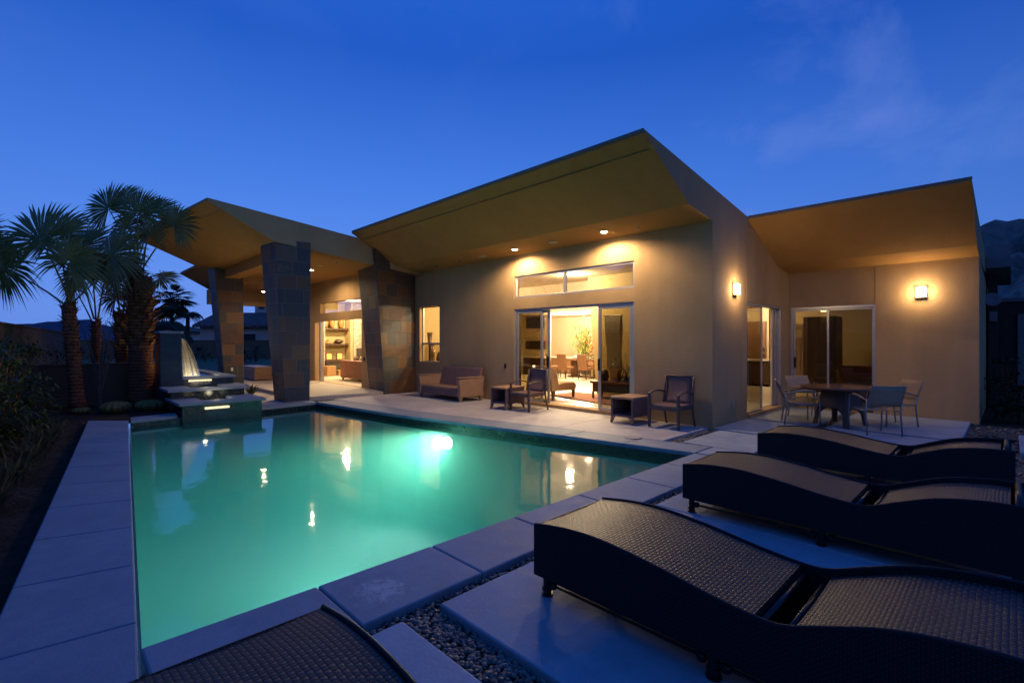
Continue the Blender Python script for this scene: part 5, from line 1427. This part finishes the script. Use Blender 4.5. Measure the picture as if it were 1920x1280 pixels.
# ------------------------------------------------------------------ interior : kitchen
t = thing('refrigerator', 'stainless steel built-in refrigerator seen through the wing door', 'refrigerator', (-0.6, 8.2, FZ))
m = MB(); m.box(-1.2, -0.62, 8.0, 8.7, FZ, 2.15); m.build('body', M['fridge'], t, bevel=0.006)
m = MB(); m.box(-1.18, -0.64, 7.97, 7.998, 1.72, 1.95); m.build('door_panel', M['white_ceramic'], t)
m = MB(); m.tube([(-0.7, 7.95, 0.7), (-0.7, 7.95, 1.6)], 0.012, 8); m.build('handle', M['fridge'], t)
m = MB(); m.box(-0.60, 0.25, 7.9, 8.75, FZ, 2.35); tag(m.build('pantry_cabinet', M['dark_wood'], bevel=0.005), 'tall dark pantry cabinet beside the refrigerator', 'cabinet')
t = thing('kitchen_cabinet', 'dark kitchen base cabinet with a stone counter beyond the side door', 'cabinet', (-2.0, 8.9, FZ))
m = MB(); m.box(-2.6, -1.84, 8.6, 9.19, FZ + .08, 0.94); m.build('cabinet', M['dark_wood'], t, bevel=0.004)
m = MB(); m.box(-2.62, -1.80, 8.56, 9.19, 0.942, 0.985); m.build('counter', M['white_ceramic'], t)
m = MB(); m.tube([(-2.05, 8.58, 0.5), (-2.05, 8.58, 0.85)], .008, 6); m.build('handle', M['fridge'], t)
t = thing('kitchen_door', 'tan door with a lever at the far end of the kitchen', 'door', (-2.6, 9.15, FZ))
m = MB(); m.box(-2.98, -2.08, 9.14, 9.197, FZ, 2.3); m.build('door_leaf', M['mid_wood'], t)
m = MB(); m.box(-2.18, -2.12, 9.1, 9.14, 1.3, 1.36); m.box(-2.2, -2.1, 9.08, 9.14, 1.12, 1.15); m.build('handle', M['black_metal'], t)
t = thing('pendant_lamp', 'small green glass pendant lamp hanging in the kitchen', 'lamp', (0.28, 6.6, 2.45))
m = MB(); m.tube([(0.28, 6.6, 2.79), (0.28, 6.6, 2.56)], .006, 6); m.build('cord', M['black_metal'], t)
m = MB(); m.lathe([(.11, 0), (.10, .05), (.04, .13), (.0, .14)], (0.28, 6.6, 2.42), 18); m.build('lamp_shade', M['pendant_green'], t, smooth=True)
t = thing('lounge_sofa', 'dark brown sofa with its back to the wing window', 'sofa', (1.2, 6.4, FZ))
m = MB(); m.box(0.72, 2.6, 5.9, 6.15, FZ + .06, 0.98); m.build('backrest', M['sofa_leather'], t, bevel=0.03)
m = MB(); m.box(0.72, 2.6, 6.152, 6.9, FZ + .06, 0.5); m.build('seat', M['sofa_leather'], t, bevel=0.03)
t = thing('bar_stool', 'dark upholstered stool beside the sofa behind the wing window', 'stool', (0.3, 6.3, FZ))
m = MB(); m.box(0.08, 0.5, 6.1, 6.5, .5, .62); m.build('seat', M['chair_dark'], t, bevel=0.02)
m = MB(); m.box(0.08, 0.5, 6.46, 6.52, .621, .98); m.build('backrest', M['chair_dark'], t, bevel=0.02)
for x in (.1, .46):
    for y in (6.12, 6.46):
        m = MB(); m.box(x, x + .03, y, y + .03, FZ, .5); m.build('leg', M['dark_wood'], t)

# ------------------------------------------------------------------ garden walls
U = Vector((-9.27, 0.94, 0)).normalized()      # direction of the left lot line
Nn = Vector((-U.y, U.x, 0)); Nn = Nn if Nn.y < 0 else -Nn
def wallrun(p0, p1, th, z0, z1, name, label, mat, cap=True):
    p0, p1 = Vector(p0), Vector(p1); d = (p1 - p0).normalized(); s = Vector((-d.y, d.x, 0)) * th / 2
    t = thing(name, label, 'wall', ((p0 + p1) / 2)[:2] + (0,))
    m = MB(); m.slab([(p0 - s)[:2], (p1 - s)[:2], (p1 + s)[:2], (p0 + s)[:2]], z0, z1); m.build('wall', mat, t)
    if cap:
        s2 = s * 1.25
        m = MB(); m.slab([(p0 - s2)[:2], (p1 - s2)[:2], (p1 + s2)[:2], (p0 + s2)[:2]], z1 + .002, z1 + .055); m.build('coping', mat, t, bevel=0.008)
    return t
W0 = Vector((-10.5, -9.62, 0))
wallrun(W0 - U * 13.0, W0 + U * 15, 0.2, -.06, 1.95, 'boundary_wall', 'brown block boundary wall behind the hedge along the left side', M['garden_wall'])
wallrun((-12.35, -6.30, 0), (-13.1, -9.45, 0), 0.22, -.06, 0.98, 'retaining_wall', 'low dark planter wall behind the palms beside the fountain tower', M['garden_stucco'])
wallrun((-58, -6, 0), (-35, 22, 0), 0.3, -.06, 1.68, 'perimeter_wall', 'long brown perimeter wall at the far end of the lawn', M['garden_stucco'])

# ------------------------------------------------------------------ palms
def fan_frond(t, base, hub, nrm, rad, nleaf=30, spread=2.45, droop=0.35, dry=False, pet=True, rp=0.016):
    """fan leaf: petiole from base to hub, pleated blade of pointed segments facing nrm"""
    base, hub, nrm = Vector(base), Vector(hub), Vector(nrm).normalized()
    ax = (hub - base)
    ax.normalize()
    axp = (ax - nrm * ax.dot(nrm)).normalized()
    sd_ = nrm.cross(axp)
    mid = (base + hub) / 2 + Vector((0, 0, 0.10 * (hub - base).length))
    m = MB()
    if pet:
        pts = []
        for i in range(7):
            u = i / 6; pts.append(base * (1 - u) ** 2 + mid * 2 * u * (1 - u) + hub * u * u)
        m.tube(pts, [rp * (1.5 - .8 * i / 6) for i in range(7)], 6)
        o = m.build('petiole', M['petiole'] if not dry else M['frond_dry'], t, smooth=True)
    m = MB()
    for k in range(nleaf):
        a = spread * (2 * (k + .5) / nleaf - 1) + random.uniform(-.03, .03)
        d = axp * math.cos(a) + sd_ * math.sin(a)
        L_ = rad * (1.0 - 0.22 * (abs(a) / spread) ** 2) * random.uniform(.93, 1.06)
        lat = nrm.cross(d).normalized()
        da = spread / nleaf
        w1 = math.tan(da) * L_ * 0.60 * 1.02
        dr = droop * random.uniform(.5, 1.5)
        pts = []
        for (u, w_, pl) in ((0.03, .10, 0), (0.3, .52, .02), (0.60, 1.0, .03), (0.80, .55, .02), (0.93, .2, 0), (1.0, .04, 0)):
            hw = w1 * w_
            sag = Vector((0, 0, -1)) * (dr * L_ * max(0, u - .35) ** 2 * 1.7) + nrm * (-.10 * L_ * u * u)
            c = hub + d * (L_ * u) + sag
            pts.append((c - lat * hw - nrm * pl * .5 * L_ * .5, c + nrm * (pl * L_ * .5), c + lat * hw - nrm * pl * .5 * L_ * .5))
        for i in range(len(pts) - 1):
            m.face([pts[i][0], pts[i][1], pts[i + 1][1], pts[i + 1][0]])
            m.face([pts[i][1], pts[i][2], pts[i + 1][2], pts[i + 1][1]])
    # thin hanging filaments between the segments
    for k in range(nleaf // 3):
        a = random.uniform(-spread, spread); d = axp * math.cos(a) + sd_ * math.sin(a)
        p = hub + d * rad * random.uniform(.55, .85); q = p + d * rad * .15 + Vector((random.gauss(0, .04), random.gauss(0, .04), -rad * random.uniform(.15, .4)))
        lat = nrm.cross(d) * .004
        m.face([p - lat, p + lat, q + lat * .4, q - lat * .4])
    m.build('frond', M['frond_dry'] if dry else M['frond'], t)
def palm_trunk(t, base, top, r0, r1, boots=40):
    base, top = Vector(base), Vector(top)
    m = MB(); n_ = 12
    m.tube([base + (top - base) * (i / n_) for i in range(n_ + 1)], [(r0 + (r1 - r0) * (i / n_) ** .7) * (1 + .04 * math.sin(i * 2.3)) * (1.25 if i == 0 else 1) for i in range(n_ + 1)], 14)
    m.build('trunk', M['bark'], t, smooth=True)
    if boots:
        m = MB()
        for k in range(boots):
            u = .45 + .55 * (k / boots) ** .9; a = k * 2.4 + random.uniform(-.2, .2)
            c = base + (top - base) * u; r = r0 + (r1 - r0) * u
            d = Vector((math.cos(a), math.sin(a), 0)); s = Vector((-d.y, d.x, 0))
            p0 = c + d * r * .8; w_ = r * random.uniform(.34, .5)
            p1 = p0 + d * r * .5 + Vector((0, 0, r * .9)); p2 = p1 + d * r * random.uniform(.4, 1.3) + Vector((0, 0, r * random.uniform(.2, .6))) + s * random.uniform(-.4, .4) * r
            m.face([p0 - s * w_, p0 + s * w_, p1 + s * w_ * .7, p1 - s * w_ * .7]); m.face([p1 - s * w_ * .7, p1 + s * w_ * .7, p2 + s * w_ * .2, p2 - s * w_ * .2])
            m.face([p0 - s * w_ - d * .02, p0 + s * w_ - d * .02, p1 + s * w_ * .7 - d * .045, p1 - s * w_ * .7 - d * .045])
        m.build('leaf_bases', M['boot'], t)
BACK = -FWD
def crown(t, cpx, dist, fronds):
    base = at(cpx[0], cpx[1], dist)
    for (px, py, dd, rpx, tilt, dr, dry) in fronds:
        hub = at(px, py, dist + dd)
        nrm = (BACK + Vector((0, 0, tilt)) + RGT * random.uniform(-.35, .35)).normalized()
        fan_frond(t, base + Vector((random.gauss(0, .05), random.gauss(0, .05), random.uniform(-.1, .1))), hub, nrm, 1.10 * rpx * dist / 912, nleaf=46 if rpx > 50 else 36, droop=dr * .62, dry=dry)
# front left palm
p1 = thing('fan_palm', 'leftmost fan palm with a slim shaggy trunk in front of the boundary wall', 'palm tree', (-11.1, -8.55, 0), 'fan palms beside the fountain')
palm_trunk(p1, at(146, 765, 11.3), at(128, 572, 11.3), .15, .125, 46)
crown(p1, (128, 575), 11.3, [(78, 452, -.5, 88, .25, .25, False), (150, 468, .3, 76, .5, .3, False), (208, 478, -.3, 78, .3, .5, False), (6, 505, .2, 56, -.2, .7, False), (128, 492, -.9, 66, -.1, .8, False), (196, 516, .5, 62, -.3, .9, True), (104, 440, .9, 80, .6, .2, False)])
p2 = thing('fan_palm', 'tallest fan palm with a thick red-brown trunk beside the fountain tower', 'palm tree', (-11.6, -7.05, 0), 'fan palms beside the fountain')
palm_trunk(p2, at(264, 760, 12.6), at(264, 535, 12.8), .29, .24, 90)
crown(p2, (262, 530), 12.7, [(204, 392, .3, 62, .15, .3, False), (258, 400, -.3, 56, .1, .35, False), (326, 424, -.2, 50, .0, .4, False), (292, 398, .6, 46, .3, .3, False), (230, 372, .9, 44, .5, .2, False),
                             (236, 430, .8, 50, 0, .8, False), (222, 505, -.4, 42, -.4, 1.0, True), (250, 520, -.5, 40, -.5, 1.0, True), (300, 520, .1, 36, 1.2, .3, False), (276, 440, .7, 52, 0, .7, False)])
p3 = thing('fan_palm', 'fan palm half hidden behind the thick trunk, dry skirt hanging low', 'palm tree', (-12.5, -7.7, 0), 'fan palms beside the fountain')
palm_trunk(p3, at(238, 745, 13.3), at(232, 590, 13.4), .24, .2, 50)
crown(p3, (232, 585), 13.4, [(212, 520, .2, 46, 0, .8, False), (240, 500, .5, 46, .2, .7, False), (218, 560, -.2, 34, -.4, 1.1, True), (246, 556, -.3, 34, -.4, 1.1, True)])
p4 = thing('fan_palm', 'small slender fan palm between the two large trunks with long bare leaf stalks', 'palm tree', (-13.2, -8.2, 0), 'fan palms beside the fountain')
palm_trunk(p4, at(181, 735, 13.8), at(180, 602, 13.8), .13, .11, 30)
crown(p4, (180, 605), 13.8, [(150, 520, .2, 46, .1, .7, False), (172, 500, -.2, 46, .1, .6, False), (200, 505, .1, 46, .2, .6, False), (140, 545, .3, 40, 0, .9, False)])
p5 = thing('fan_palm', 'fan palm at the left picture edge, only its drooping leaves in view', 'palm tree', at(-70, 760, 11.5)[:2] + (0,), 'fan palms beside the fountain')
palm_trunk(p5, at(-75, 770, 11.5), at(-72, 560, 11.5), .16, .14, 30)
crown(p5, (-72, 560), 11.5, [(-2, 498, 0, 62, -.3, 1.0, False), (-40, 470, .3, 70, .2, .5, False), (-110, 470, 0, 80, .3, .4, False), (-70, 450, .4, 80, .4, .3, False), (10, 470, .6, 44, 0, .7, False)])
# distant palms
def far_fan(px, py, d, base_py, rpx, label, n=44):
    t = thing('distant_palm', label, 'palm tree', at(px, base_py, d)[:2] + (0,), 'palms beyond the lawn')
    top = at(px, py, d); s = d / 912
    m = MB(); m.tube([(top.x, top.y, -.05), top], [.17, .10], 8); m.build('trunk', M['bark'], t, smooth=True)
    m = MB()
    for k in range(n):
        dr = rdir(-.75, .9); L_ = rpx * s * random.uniform(.75, 1.1)
        hub = top + dr * L_ * .5
        m.tube([top, hub], .02, 4)
        side = dr.cross(Vector((0, 0, 1)))
        side = side.normalized() if side.length > .05 else Vector((1, 0, 0))
        for q in range(15):
            a = (q - 7) * .17; dd = (dr * math.cos(a) + side * math.sin(a)).normalized()
            leafcard(m, hub, dd, L_ * .58 * random.uniform(.85, 1.05), L_ * .10, segs=3, droop=.35)
    m.build('crown', M['leaf_far'], t)
far_fan(322, 562, 34, 690, 42, 'distant fan palm with a round crown behind the tower')
def queen(px, py, d, rpx, label, n=16):
    t = thing('feather_palm', label, 'palm tree', at(px, 690, d)[:2] + (0,), 'palms beyond the lawn')
    top = at(px, py, d); s = d / 912
    m = MB(); m.tube([(top.x, top.y, -.05), top], [.2, .12], 8); m.build('trunk', M['bark'], t, smooth=True)
    m = MB()
    for k in range(n):
        a = k * 2.399; el = random.uniform(.1, 1.2); L_ = rpx * s * random.uniform(.85, 1.25)
        h = Vector((math.cos(a), math.sin(a), 0)); prev = None
        for i in range(1, 12):
            u = i / 11; p = top + h * (L_ * u * (.55 + .45 * math.cos(el))) + Vector((0, 0, L_ * (math.sin(el) * u - 1.0 * u * u)))
            if prev is not None:
                m.tube([prev, p], .012, 3, cap=False)
                sd_ = Vector((-h.y, h.x, 0))
                for sg in (-1, 1):
                    for w_ in (0, .5):
                        leafcard(m, prev + (p - prev) * w_, (sd_ * sg * .8 + h * .3 + Vector((0, 0, -.75))), L_ * .34 * (1 - .4 * u), L_ * .035, segs=2, droop=.5)
            prev = p
    m.build('crown', M['leaf_far'], t)
queen(302, 606, 30, 42, 'dark weeping feather palm left of the distant fan palm')
queen(352, 588, 36, 26, 'upright weeping feather palm right of the distant fan palm, near the neighbour roof')
queen(318, 608, 40, 36, 'dark weeping feather palm below the distant fan palm')

# ------------------------------------------------------------------ shrubs, cactus, grasses
def shrub(name, label, cat, c, rx, ry, h, n, leaf, mat, group=None, stems=8, droop=.2, z0=0.0, wd=.45, clump=10):
    t = thing(name, label, cat, (c[0], c[1], z0), group)
    m = MB()
    for k in range(stems):
        a = random.uniform(0, 6.28); u = random.uniform(.2, .8)
        m.tube([(c[0] + random.gauss(0, .05), c[1] + random.gauss(0, .05), z0 - .06), (c[0] + math.cos(a) * rx * u * .6, c[1] + math.sin(a) * ry * u * .6, z0 + h * .5), (c[0] + math.cos(a) * rx * u, c[1] + math.sin(a) * ry * u, z0 + h * .85)], [.014, .010, .005], 5)
    m.build('stems', M['bark'], t)
    m = MB()
    cl = []
    for k in range(clump):
        a = random.uniform(0, 6.28); r = random.uniform(.1, .95) ** .6; zz = random.uniform(.12, 1)
        sc_ = math.sqrt(max(.1, 1 - (zz - .35) ** 2 * 1.6))
        cl.append((Vector((c[0] + math.cos(a) * rx * r * sc_, c[1] + math.sin(a) * ry * r * sc_, z0 + h * zz * .92)), random.uniform(.5, 1)))
    for k in range(n):
        p, q = random.choice(cl)
        sg = .22 * min(rx, ry, h) * q
        pp = p + Vector((random.gauss(0, sg), random.gauss(0, sg), random.gauss(0, sg * .8)))
        if pp.z < z0: pp.z = z0 + .03
        d = (pp - Vector((c[0], c[1], z0 + h * .3))).normalized() * .7 + rdir(-.5, .8)
        leafcard(m, pp, d, leaf * random.uniform(.6, 1.25), leaf * wd, droop=droop)
    m.build('leaves', M[mat], t)
    return t
def bed(s, off):  # point in the left planting bed: s metres along the wall, off metres out from the coping
    p = Vector((0.60, -9.24, 0)) + U * s + Nn * off
    return (p.x, p.y)
hedge = [(3.0, 1.1, 1.05, 1.15), (4.2, 1.15, 1.0, 1.3), (5.4, 1.1, .95, 1.35), (6.6, 1.05, .95, 1.4), (7.8, .95, .9, 1.45), (9.0, .95, .85, 1.35), (1.8, 1.1, .9, 1.1)]
names = ['leafy hedge shrub in the left bed, third from the front', 'leafy hedge shrub in the left bed, fourth from the front', 'leafy hedge shrub in the left bed, fifth from the front', 'leafy hedge shrub in the left bed, sixth from the front', 'leafy hedge shrub in the left bed just before the slim palm trunk', 'leafy hedge shrub in the left bed around the slim palm trunk', 'leafy hedge shrub in the left bed at the picture edge']
for (s, o_, r, h), nm in zip(hedge, names):
    shrub('hedge_shrub', nm, 'shrub', bed(s, o_), r * .85, r * .62, h * 1.2, 2000, .10, 'leaf_hedge', 'leafy hedge along the boundary wall', clump=46)
def tuft(label, c, h, n, mat='grass_tuft', spread=.9, name='grass_clump', cat='grass', wd=.010):
    m = MB()
    for k in range(n):
        a = random.uniform(0, 6.28); u = random.uniform(.2, 1) * spread
        d = Vector((math.cos(a) * u, math.sin(a) * u, 1)).normalized()
        leafcard(m, (c[0] + random.gauss(0, .05), c[1] + random.gauss(0, .05), -.06), d, h * random.uniform(.6, 1.15), wd * random.uniform(.7, 1.4), segs=5, droop=random.uniform(.15, .8))
    tag(m.build(name, M[mat]), label, cat, 'clumps of ornamental grass')
for s, o_, lab in ((2.6, .45, 'dry ornamental grass clump nearest the viewer in the left bed'), (3.7, .42, 'second clump of dry ornamental grass from the front of the left bed'), (4.8, .40, 'third clump of dry ornamental grass in the left bed'),
                   (5.9, .38, 'fourth clump of dry ornamental grass in the left bed'), (7.0, .36, 'fifth clump of dry ornamental grass in the left bed'), (8.2, .35, 'clump of dry ornamental grass near the far end of the left bed')):
    tuft(lab, bed(s, o_), .62, 150)
for (px, py, r, lab) in ((217, 768, .30, 'larger round barrel cactus right of the tall palm base'), (282, 764, .30, 'round barrel cactus beside the fountain steps'), (152, 770, .17, 'small barrel cactus at the foot of the slim palm')):
    d = 1.6 * 912 / (py - 640); p = at(px, py, d)
    m = MB(); n_ = 28; prof = [(.55, -.02), (.9, .25), (1.0, .5), (.93, .72), (.7, .9), (.35, .99), (0.0, 1.0)]
    vs, fs = [], []
    for rr, zz in prof:
        for k in range(n_):
            a = 2 * math.pi * k / n_; q = rr * r * (1 + (.06 if k % 2 else -.06)); vs.append((p.x + q * math.cos(a), p.y + q * math.sin(a), -.06 + zz * r * .85))
    for i in range(len(prof) - 1):
        for k in range(n_): fs.append([i * n_ + k, i * n_ + (k + 1) % n_, (i + 1) * n_ + (k + 1) % n_, (i + 1) * n_ + k])
    m.mesh(vs, fs); tag(m.build('barrel_cactus', M['cactus']), lab, 'cactus', 'barrel cacti by the pool')
t = thing('ocotillo', 'cluster of tall thin bare ocotillo stalks between the palms', 'shrub', at(185, 768, 11.6)[:2] + (0,))
m = MB(); b0 = at(187, 768, 11.6)
for k in range(15):
    a = random.uniform(0, 6.28); u = random.uniform(.1, .55); h = random.uniform(1.5, 2.4)
    p = [(b0.x + math.cos(a) * u * q * q + random.gauss(0, .015), b0.y + math.sin(a) * u * q * q + random.gauss(0, .015), -.06 + h * q) for q in (0, .25, .5, .75, 1)]
    m.tube(p, [.018, .016, .013, .010, .005], 5)
m.build('stalks', M['stalk'], t)
for (px, d, h, lab) in ((160, 14.6, 1.55, 'dark shrub behind the planter wall, left of the slender palm'), (205, 14.8, 1.5, 'dark shrub behind the planter wall, right of the slender palm'), (120, 14.4, 1.5, 'dark shrub behind the planter wall against the boundary wall')):
    p = at(px, 700, d); shrub('dark_shrub', lab, 'shrub', (p.x, p.y), .75, .75, h, 900, .08, 'leaf_dark', 'dark shrubs behind the planter wall', clump=30)
# agave by the near column
t_ = MB(); ap = at(470, 741, 14.6)
for k in range(16):
    a = k * 2.4; el = random.uniform(.5, 1.3)
    leafcard(t_, (ap.x, ap.y, -.02), (math.cos(a) * math.cos(el), math.sin(a) * math.cos(el), math.sin(el)), random.uniform(.3, .48), .07, segs=4)
tag(t_.build('agave', M['leaf_dark']), 'small spiky agave between the fountain and the near slate column', 'agave')
for (px, py, d, r, lab) in ((480, 668, 40, .9, 'dark round bush on the lawn seen between the slate columns'), (452, 672, 36, .7, 'pale bush on the lawn at the foot of the perimeter wall'), (384, 676, 40, .8, 'low bush on the lawn left of the far slate column')):
    p = at(px, py, d); shrub('lawn_bush', lab, 'bush', (p.x, p.y), r, r, 1.2, 350, .2, 'leaf_dark', 'bushes on the lawn', clump=14)
# right-hand shrubs
shrub('olive_shrub', 'loose olive-green shrub at the right edge behind the loungers', 'shrub', (4.28, -1.35), .34, .34, .62, 420, .05, 'leaf_right', stems=10, clump=22)
shrub('olive_shrub', 'low dark shrub under the outbuilding door at the right edge', 'shrub', (4.55, 5.6), .5, .5, .8, 500, .10, 'leaf_dark', clump=20)
shrub('olive_shrub', 'dark strappy shrub at the corner between house wing and outbuilding', 'shrub', (3.95, 5.4), .34, .5, .9, 450, .13, 'leaf_dark', clump=18)
shrub('olive_shrub', 'dark shrub hiding the foot of the outbuilding wall beside the wing', 'shrub', (3.75, 7.2), .3, .5, 1.3, 500, .10, 'leaf_dark', clump=18)

# ------------------------------------------------------------------ outbuilding at the right
t = thing('outbuilding', 'dark outbuilding with a flat boxy roof behind the right end of the house', 'building', (6, 9, 0))
m = MB(); m.box(3.5, 9, 9.0, 9.2, -.05, 2.62); m.box(3.5, 3.7, 9.2, 13, -.05, 2.62); m.box(3.46, 3.62, 8.2, 9.0, -.05, 3.3); m.build('wall', M['shed_wall'], t)
m = MB(); m.prism_x([(7.75, 3.40), (7.75, 3.95), (12, 3.95), (12, 3.30), (8.6, 3.15)], 3.43, 3.86); m.build('roof', M['shed_roof'], t)
m = MB(); m.box(3.5, 9, 8.95, 9.3, 2.622, 2.72); m.build('roof_edge', M['shed_roof'], t)
d_ = MB(); d_.box(3.98, 5.1, 8.94, 8.998, 0, 2.3); o = d_.build('door', M['shed_roof'], t)
for i in range(2):
    for j in range(5):
        q = MB(); q.box(4.1 + i * .46, 4.5 + i * .46, 8.925, 8.938, .35 + j * .37, .68 + j * .37); q.build('pane', M['pane_lit'], o)
t = thing('satellite_dish', 'small grey satellite dish on the outbuilding wall beside the house corner', 'dish', (3.5, 8.1, 2.75))
m = MB(); m.lathe([(0, 0), (.1, .01), (.2, .045), (.24, .07), (.235, .075), (.1, .02), (0, .012)], (0, 0, 0), 20)
q = Vector((0.2, -0.9, .25)).to_track_quat('Z', 'Y')
m.v = [tuple(q @ (Vector(p) * .7) + Vector((3.53, 7.9, 2.62))) for p in m.v]; m.build('reflector', M['shed_roof'], t, smooth=True)
m = MB(); m.tube([(3.54, 8.19, 2.6), (3.56, 7.95, 2.7)], .02, 6); m.build('arm', M['grey_metal'], t)
m = MB(); m.box(3.48, 3.62, 8.1, 8.19, 2.1, 2.35); tag(m.build('meter_box', M['shed_roof'], bevel=.01), 'small grey utility box below the satellite dish', 'box')

# ------------------------------------------------------------------ neighbouring villa beyond the perimeter wall
t = thing('villa', 'pink neighbouring villa with clay tile roofs beyond the perimeter wall', 'house', at(450, 660, 55)[:2] + (0,))
def wbox(m, px0, px1, d, py0, py1, dep):
    a, b = at(px0, py1, d), at(px1, py1, d); z1 = at(px0, py0, d).z; z0 = a.z
    bk = FWD * dep
    m.hexa([(a.x, a.y, z0), (b.x, b.y, z0), (b.x + bk.x, b.y + bk.y, z0), (a.x + bk.x, a.y + bk.y, z0)], [(a.x, a.y, z1), (b.x, b.y, z1), (b.x + bk.x, b.y + bk.y, z1), (a.x + bk.x, a.y + bk.y, z1)])
m = MB(); wbox(m, 375, 520, 54, 610, 668, 9); m.build('wall', M['pink_stucco'], t)
def hip(px0, px1, d, py_e, py_r, ov, label=None):
    m = MB(); a, b = at(px0 - ov, py_e, d - 1), at(px1 + ov, py_e, d - 1); bk = FWD * 12
    r0, r1 = at(px0 + 34, py_r, d + 5), at(px1 - 34, py_r, d + 5)
    A_, B_, C_, D_ = a, b, b + bk, a + bk
    th = Vector((0, 0, -.25))
    m.face([A_, B_, r1, r0]); m.face([B_, C_, r1]); m.face([C_, D_, r0, r1]); m.face([D_, A_, r0]); m.face([A_ + th, D_ + th, C_ + th, B_ + th]); m.face([A_ + th, B_ + th, B_, A_]); m.face([D_, D_ + th, A_ + th, A_]); m.face([B_, B_ + th, C_ + th, C_])
    return m
hip(372, 560, 54, 609, 586, 12).build('roof', M['roof_tile'], t)
m = MB(); wbox(m, 478, 520, 60, 556, 592, 3); m.build('chimney_tower', M['pink_stucco'], t)
m = MB(); wbox(m, 485, 495, 59.9, 566, 579, .05); m.build('arch_shade_plate', M['dark_void'], t)  # solid dark plate painted as the shade inside the arch
m = MB(); wbox(m, 476, 522, 59.7, 552, 556, 3.6); m.build('tower_cap', M['roof_tile'], t)
m = MB(); wbox(m, 456, 481, 53.9, 623, 638, .08); o = m.build('window_frame', M['white_trim'], t)
m = MB(); wbox(m, 457, 479, 53.86, 625.5, 640, .03); m.build('pane', M['dark_void'], o)
t = thing('far_villa', 'low pale villa with a tile roof far behind, left of the pink villa', 'house', at(360, 660, 75)[:2] + (0,))
m = MB(); wbox(m, 325, 378, 75, 620, 668, 9); m.build('wall', M['white_trim'], t)
hip(322, 382, 75, 621, 612, 6).build('roof', M['roof_tile'], t)

# ------------------------------------------------------------------ mountains
def ridge(name, pts, d, mat, depth=60, jag=1.0, seed=1, ang=None, kind='structure'):
    """pts: list of (azimuth deg measured from the +y axis clockwise, elevation deg of the crest) at distance d from the patio"""
    rnd = random.Random(seed)
    K = 120; m = MB(); rows = []
    a0, a1 = pts[0][0], pts[-1][0]
    for i in range(K + 1):
        a = a0 + (a1 - a0) * i / K
        for j in range(len(pts) - 1):
            if pts[j][0] <= a <= pts[j + 1][0] + 1e-6:
                u = (a - pts[j][0]) / (pts[j + 1][0] - pts[j][0]); u = u * u * (3 - 2 * u); el = pts[j][1] + (pts[j + 1][1] - pts[j][1]) * u; break
        h = d * math.tan(R(el)) * (1 + jag * .05 * (math.sin(i * 1.3 + seed) + math.sin(i * .47 + 2 * seed) + rnd.uniform(-.6, .6)) * .45)
        col = []
        for q in range(9):
            u = q / 8; rr = d - depth * (1 - u); zz = h * (u ** 1.3) * (1 + .10 * jag * (rnd.uniform(-1, 1) if 0 < q < 8 else 0)) - (1.0 if q == 0 else 0)
            rr += rnd.uniform(-.03, .03) * depth
            col.append((CAM.x + rr * math.sin(R(a)), CAM.y + rr * math.cos(R(a)), zz))
        rows.append(col)
    vs = [p for c_ in rows for p in c_]; fs = []
    for i in range(K):
        for q in range(8): fs.append([i * 9 + q, (i + 1) * 9 + q, (i + 1) * 9 + q + 1, i * 9 + q + 1])
    m.mesh(vs, fs); tag(m.build(name, mat, smooth=True), kind=kind)
# azimuth of the view axis is -45.7 deg; picture right edge is about +0.8 deg
ridge('rocky_hillside', [(-24, 8.2), (-10, 9.0), (-1.8, 9.9), (0.8, 10.5), (5, 11.6), (14, 14), (30, 16), (60, 12)], 260, M['rock_r'], 190, 1.0, 3)
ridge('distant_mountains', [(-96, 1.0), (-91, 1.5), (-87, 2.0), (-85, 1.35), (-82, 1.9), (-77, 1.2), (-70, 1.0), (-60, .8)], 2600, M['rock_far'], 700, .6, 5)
ridge('mountain_behind', [(150, 3), (185, 6.0), (205, 9.5), (222, 9), (235, 5), (250, 3)], 320, M['rock_r'], 200, 1.0, 9)
